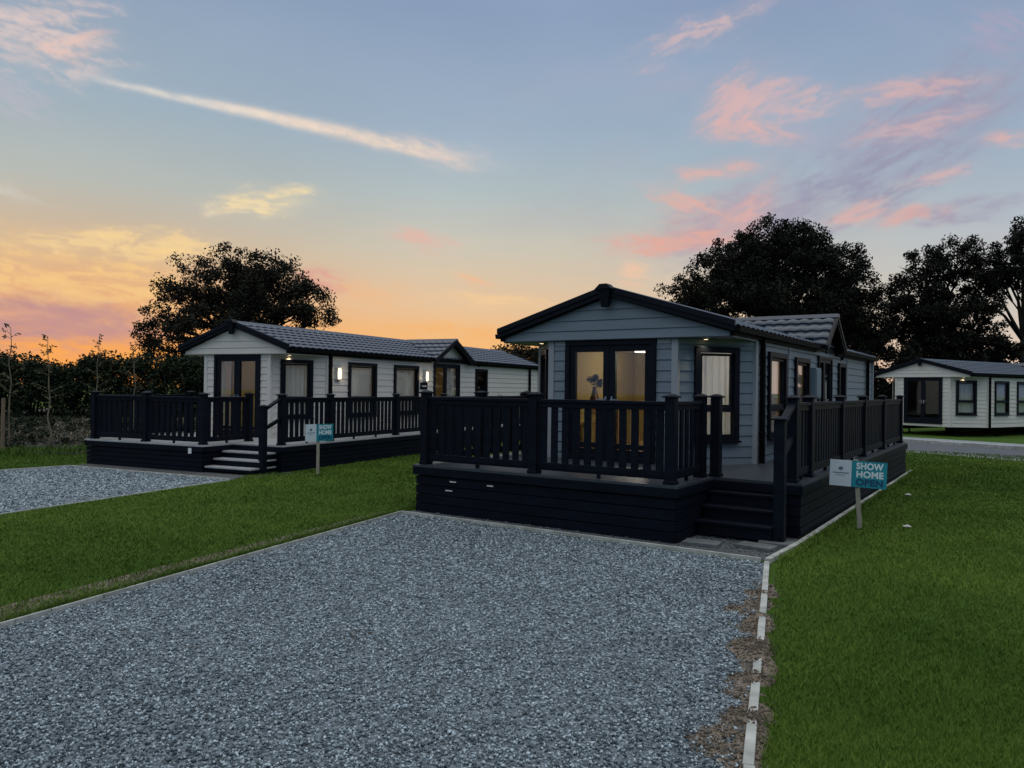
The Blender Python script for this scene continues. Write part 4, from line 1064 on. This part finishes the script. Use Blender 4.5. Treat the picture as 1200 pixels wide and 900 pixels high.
lodge(dict(label='pale grey clad lodge with two lit wall lamps, on the left beside the hedge', loc=LEFT, rz=R(8.7),
    hw=1.58, hf=.97, y0=.1, dy=1.3, L=14.3, zb=.48, zs=2.46, zr=3.25, clad='clad_grey', trim='trim_grey', tile='tile_grey', skirt=True,
    doors=(-.68, .71), door_z=(.55, 2.44), facet_win=(.27, 1.05), win_z=(1.0, 2.34), transom=1.42,
    side=[('win', 2.22, 3.4, 1.0, 2.34), ('win', 4.25, 5.48, 1.0, 2.34), ('door', 6.36, 7.94, .55, 2.46), ('small', 9.04, 9.86, 1.0, 2.36)],
    battens=[], vents=[(9.25, 2.52)], lamps=[(1.78, 2.05), (5.88, 2.06)], plates=[(5.8, 1.78, .38, .2)], pipes=[1.46, 13.4],
    cross=(7.3, 1.15), room=8.6, room_lights=[(.1, 2.4, 13), (.2, 6.2, 12)], door_cur=[(.1, .38)], spot=1.2))
lodge(dict(label='cream clad lodge standing on legs beyond the lane, farthest away on the right', loc=RIGHT, rz=R(-24),
    hw=2.0, hf=1.12, y0=.1, dy=1.23, L=12.5, zb=.38, zs=2.41, zr=3.2, clad='clad_cream', trim='trim_grey', tile='tile_dark',
    doors=(-.76, .84), door_z=(.5, 2.40), facet_win=(.26, 1.05), win_z=(.91, 2.27), transom=1.42,
    side=[('win', 1.83, 2.94, .91, 2.27), ('win', 3.65, 4.75, .91, 2.27), ('win', 6.2, 7.2, .91, 2.27)],
    pipes=[1.37], cross=(7.6, 1.1), room=5.6, roomcol='skirt', door_cur=[(.13, .36)], legs=[(-1.1, .4), (1.15, .5), (-1.7, 1.9), (1.7, 2.4), (1.7, 7)], spot=2.5))

deck(dict(label='dark navy deck with railings, steps and handrail around the blue lodge', loc=MAIN, rz=0, zd=.66,
    xl=-1.90, xm=1.95, xr=3.03, yf=-2.13, ys=-1.5, yt=-.95, ye=8.5, yw=1.25, xw=1.86, yleft=1.0, floor='deckfloor_dark', tread='decknavy',
    steps=[(-1.52, .20), (-1.32, .355), (-1.12, .51)], xs=2.87,
    runs=[([(-1.82, -2.03), (-.01, -2.03), (1.85, -2.03), (1.85, -1.06)], True), ([(-1.82, -2.03), (-1.82, -.71), (-1.82, .62)], True),
          ([(2.93, -.88), (2.93, -.10), (2.93, 1.9), (2.93, 3.8), (2.93, 5.9), (2.93, 8.35)], True)],
    extra_posts=[(1.98, -.86)], stickers=[(-1.24, .46, .11), (-.62, .455, .1), (-1.31, .335, .12)], newel=(2.93, -1.45, 1.42), newel_to=(2.93, -.88)))
deck(dict(label='dark deck with pale floor and a short flight of steps around the left lodge', loc=LEFT, rz=R(8.7), zd=.54,
    xl=-1.95, xm=1.44, xr=2.77, yf=-2.25, ys=-2., yt=-1.5, ye=10.6, yw=1.5, xw=1.56, yleft=.6, floor='deckfloor_grey', tread='deckfloor_grey',
    steps=[(-2.2, .13), (-1.98, .27), (-1.75, .405)], xs=2.66,
    runs=[([(-1.85, -2.15), (-.28, -2.15), (1.34, -2.15), (1.34, -.9)], True), ([(-1.85, -2.15), (-1.85, -.8), (-1.85, .45)], True),
          ([(2.68, -1.4), (2.68, .14), (2.68, 2.73), (2.68, 5.1), (2.68, 7.6), (2.68, 10.4)], True)],
    newel=(2.68, -1.92, 1.32), newel_to=(2.68, -1.4), notice=(1.14, .42, .085, .11)))

# potted shrubs on the left deck, table and vase inside the blue lodge
def pot(lx, ly, label, seed):
    c, s = math.cos(R(8.7)), math.sin(R(8.7)); root = thing('potted_shrub', label, 'potted plant', (LEFT[0]+lx*c-ly*s, LEFT[1]+lx*s+ly*c, .54), 0, 'potted shrubs on the left deck')
    b = MB(); b.lathe([(.11, 0), (.15, .34), (.16, .36), (.14, .36), (.13, .31)], n=16); b.build('pot', M['anthracite'], root)
    V, F, p = leafcloud(np.array([[0, 0, .62], [0, 0, .85], [.03, 0, .74]]), np.array([.15, .13, .14]), 160, (.03, .06), 1.1); npmesh('shrub', V, F, M['leaf_hedge'], root, tone=rng.random(len(p)))
    b = MB(); b.tube([(0, 0, .3), (0, 0, .8)], [.015, .01], 6); b.build('stem', M['bark'], root)
pot(2.1, 9.1, 'small potted shrub on the left deck, left one of the pair past the narrow window', 1)
pot(2.1, 9.8, 'small potted shrub on the left deck, right one of the pair past the narrow window', 2)
pot(1.95, 6.85, 'small dark potted shrub standing before the side door of the left lodge', 3)

t = thing('dining_table', 'wooden table inside the blue lodge, behind the left door pane', 'table', (MAIN[0]-1.05, MAIN[1]+1.95, .67))
b = MB(); b.box(-.45, .45, -.3, .3, .72, .75); b.build('table_top', M['wood'], t, bevel=.005)
for sx in (-1, 1):
    for sy in (-1, 1): b = MB(); b.box(sx*.4-.025, sx*.4+.025, sy*.25-.025, sy*.25+.025, 0, .72); b.build('leg', M['wood'], t)
v = thing('vase', 'brown vase with a dark green bouquet on the table inside the blue lodge', 'vase', (MAIN[0]-1.18, MAIN[1]+1.85, 1.422))
b = MB(); b.lathe([(.1, 0), (.105, .03), (.075, .18), (.04, .3), (.035, .34), (.05, .37)], n=20); b.build('vase_body', M['vase'], v, smooth=True)
V, F, p = leafcloud(np.array([[0, 0, .46], [-.08, 0, .50], [.09, .02, .42], [.02, 0, .54], [.11, 0, .47]]), np.array([.1, .08, .08, .07, .05]), 130, (.02, .05)); npmesh('bouquet', V, F, M['bouquet'], v, tone=rng.random(len(p)))
for i, (x, y, lab) in enumerate(((-4.35, 12.9, 'wooden chair inside the blue lodge, seen low through the right door pane'), (-6.9, 13.2, 'wooden chair inside the blue lodge beside the table with the vase'))):
    c = thing('dining_chair', lab, 'chair', (x, y, .67), .5*i, 'chairs inside the blue lodge')
    b = MB(); b.box(-.2, .2, -.2, .2, .43, .46); b.build('seat', M['wood'], c, bevel=.01)
    b = MB(); b.box(-.2, .2, .17, .2, .6, .9); b.build('backrest', M['wood'], c, bevel=.01)
    for sx in (-1, 1):
        for sy in (-1, 1): b = MB(); b.box(sx*.18-.018, sx*.18+.018, sy*.18-.018, sy*.18+.018, 0, .43 if sy < 0 else .88); b.build('leg', M['wood'], c)

# ------------------------------------------------------------------ show home signs
def text(parent, body, x, z, size, mat, y=-.008, ox=.004, name='lettering'):
    cu = bpy.data.curves.new('lettering', 'FONT'); cu.body = body; cu.size = size; cu.align_x = 'LEFT'; cu.extrude = .0008; cu.offset = ox; cu.space_character = 1.06
    to = bpy.data.objects.new('tmp', cu); COL.objects.link(to); dg = bpy.context.evaluated_depsgraph_get(); me = bpy.data.meshes.new_from_object(to.evaluated_get(dg)); bpy.data.objects.remove(to)
    me.materials.clear(); me.materials.append(M[mat])
    xs = [v.co.x for v in me.vertices]; w = max(xs)-min(xs); o = bpy.data.objects.new(name, me); COL.objects.link(o); o.parent = parent
    o.rotation_euler = (R(90), 0, 0); o.location = (x-min(xs), y, z); return o, w
def sign(label, loc, rz, tilt, post_h, zb_, lean):
    root = thing('sign', label, 'sign', loc, rz, 'show home signs')
    p = MB(); p.bar((0, .02, -.1), (lean[0], .02, post_h), .055, .03, (0, 1, 0)); p.build('post', M['timber'], root, bevel=.003)
    w, h = .67, .335; xl = -.345+lean[0]*.8+.02
    b = MB(); b.box(0, w*.385, -.004, .004, 0, h); bd = b.build('panel', M['sign_white'], root); bd['label'] = 'white part of the board'
    bd.location = (xl, -.004, zb_); bd.rotation_euler = (0, tilt, 0)
    b = MB(); b.box(w*.385+.0005, w, -.0042, .0042, 0, h); b.build('teal_field', M['teal'], bd)
    tx = w*.385+.055
    for body, z, sz, mt in (('SHOW', .235, .112, 'sign_letter'), ('HOME', .130, .112, 'sign_letter'), ('OPEN', .028, .112, 'sign_navy')):
        o, wd = text(bd, body, tx, z, sz, mt, y=-.0055, ox=.0045); k = .315/wd; o.scale = (k, 1, 1); o.location.x = tx
    # emblem and blurred wordmark lines on the white part
    e = MB(); cx = w*.192; 
    for k in range(5): a = -.9+k*.45; e.box(cx-.028*math.cos(a), cx+.028*math.cos(a), -.0058, -.0045, .205+k*.009, .2105+k*.009)
    e.box(cx-.01, cx+.022, -.006, -.0045, .238, .247)
    e.build('emblem', M['sign_navy'], bd)
    e = MB(); e.box(.035, w*.385-.03, -.0056, -.0045, .163, .176); e.box(.07, w*.385-.07, -.0056, -.0045, .137, .143); e.build('emblem_line', M['meter'], bd)
    return root
sign('white and teal SHOW HOME OPEN sign on a leaning post beside the blue lodge deck', (-1.78, 10.74, 0), R(33.7-25), R(1.8), .885, .545, (-.06,))
sign('white and teal SHOW HOME OPEN sign on the lawn before the left lodge deck', (-11.64, 10.61, 0), R(33.7+14+46-8), R(.5), .99, .66, (-.0,))
# litter on the lawn
for x, y, s, lab in ((-1.29, 11.12, .05, 'small pale scrap lying on the right lawn nearer the camera'), (-1.68, 14.6, .05, 'small pale scrap lying on the right lawn farther back')):
    b = MB(); b.box(-s, s, -s*.4, s*.4, 0, .012); b.box(-s*.3, s*.7, -s*.2, s*.5, .012, .02); o = b.build('scrap', M['trim_grey'], bevel=.003); o.location = (x, y, .03); o.rotation_euler = (.1, .05, .6); tag(o, lab, 'litter', 'pale scraps on the lawn')

# ------------------------------------------------------------------ camera, render settings
pitch, roll = R(.3), R(.7)
f_ = Vector((-math.sin(yaw)*math.cos(pitch), math.cos(yaw)*math.cos(pitch), math.sin(pitch))); r_ = Vector((math.cos(yaw), math.sin(yaw), 0)); u_ = r_.cross(f_)
r2 = r_*math.cos(roll)+u_*math.sin(roll); u2 = u_*math.cos(roll)-r_*math.sin(roll)
cam = bpy.data.cameras.new('camera'); co = bpy.data.objects.new('camera', cam); COL.objects.link(co)
m = Matrix((r2, u2, -f_)).transposed().to_4x4(); m.translation = Vector((0, 0, 1.75)); co.matrix_world = m
cam.sensor_width = 36; cam.lens = 908/1200*36; cam.clip_end = 2000; cam.clip_start = .05
S.camera = co
S.view_settings.view_transform = 'Standard'; S.view_settings.look = 'None'; S.view_settings.exposure = 0; S.view_settings.gamma = 1; S.view_settings.use_curve_mapping = False
S.render.engine = 'CYCLES'; S.cycles.max_bounces = 6; S.cycles.transparent_max_bounces = 12; S.cycles.caustics_reflective = False; S.cycles.caustics_refractive = False
S.cycles.sample_clamp_indirect = 3
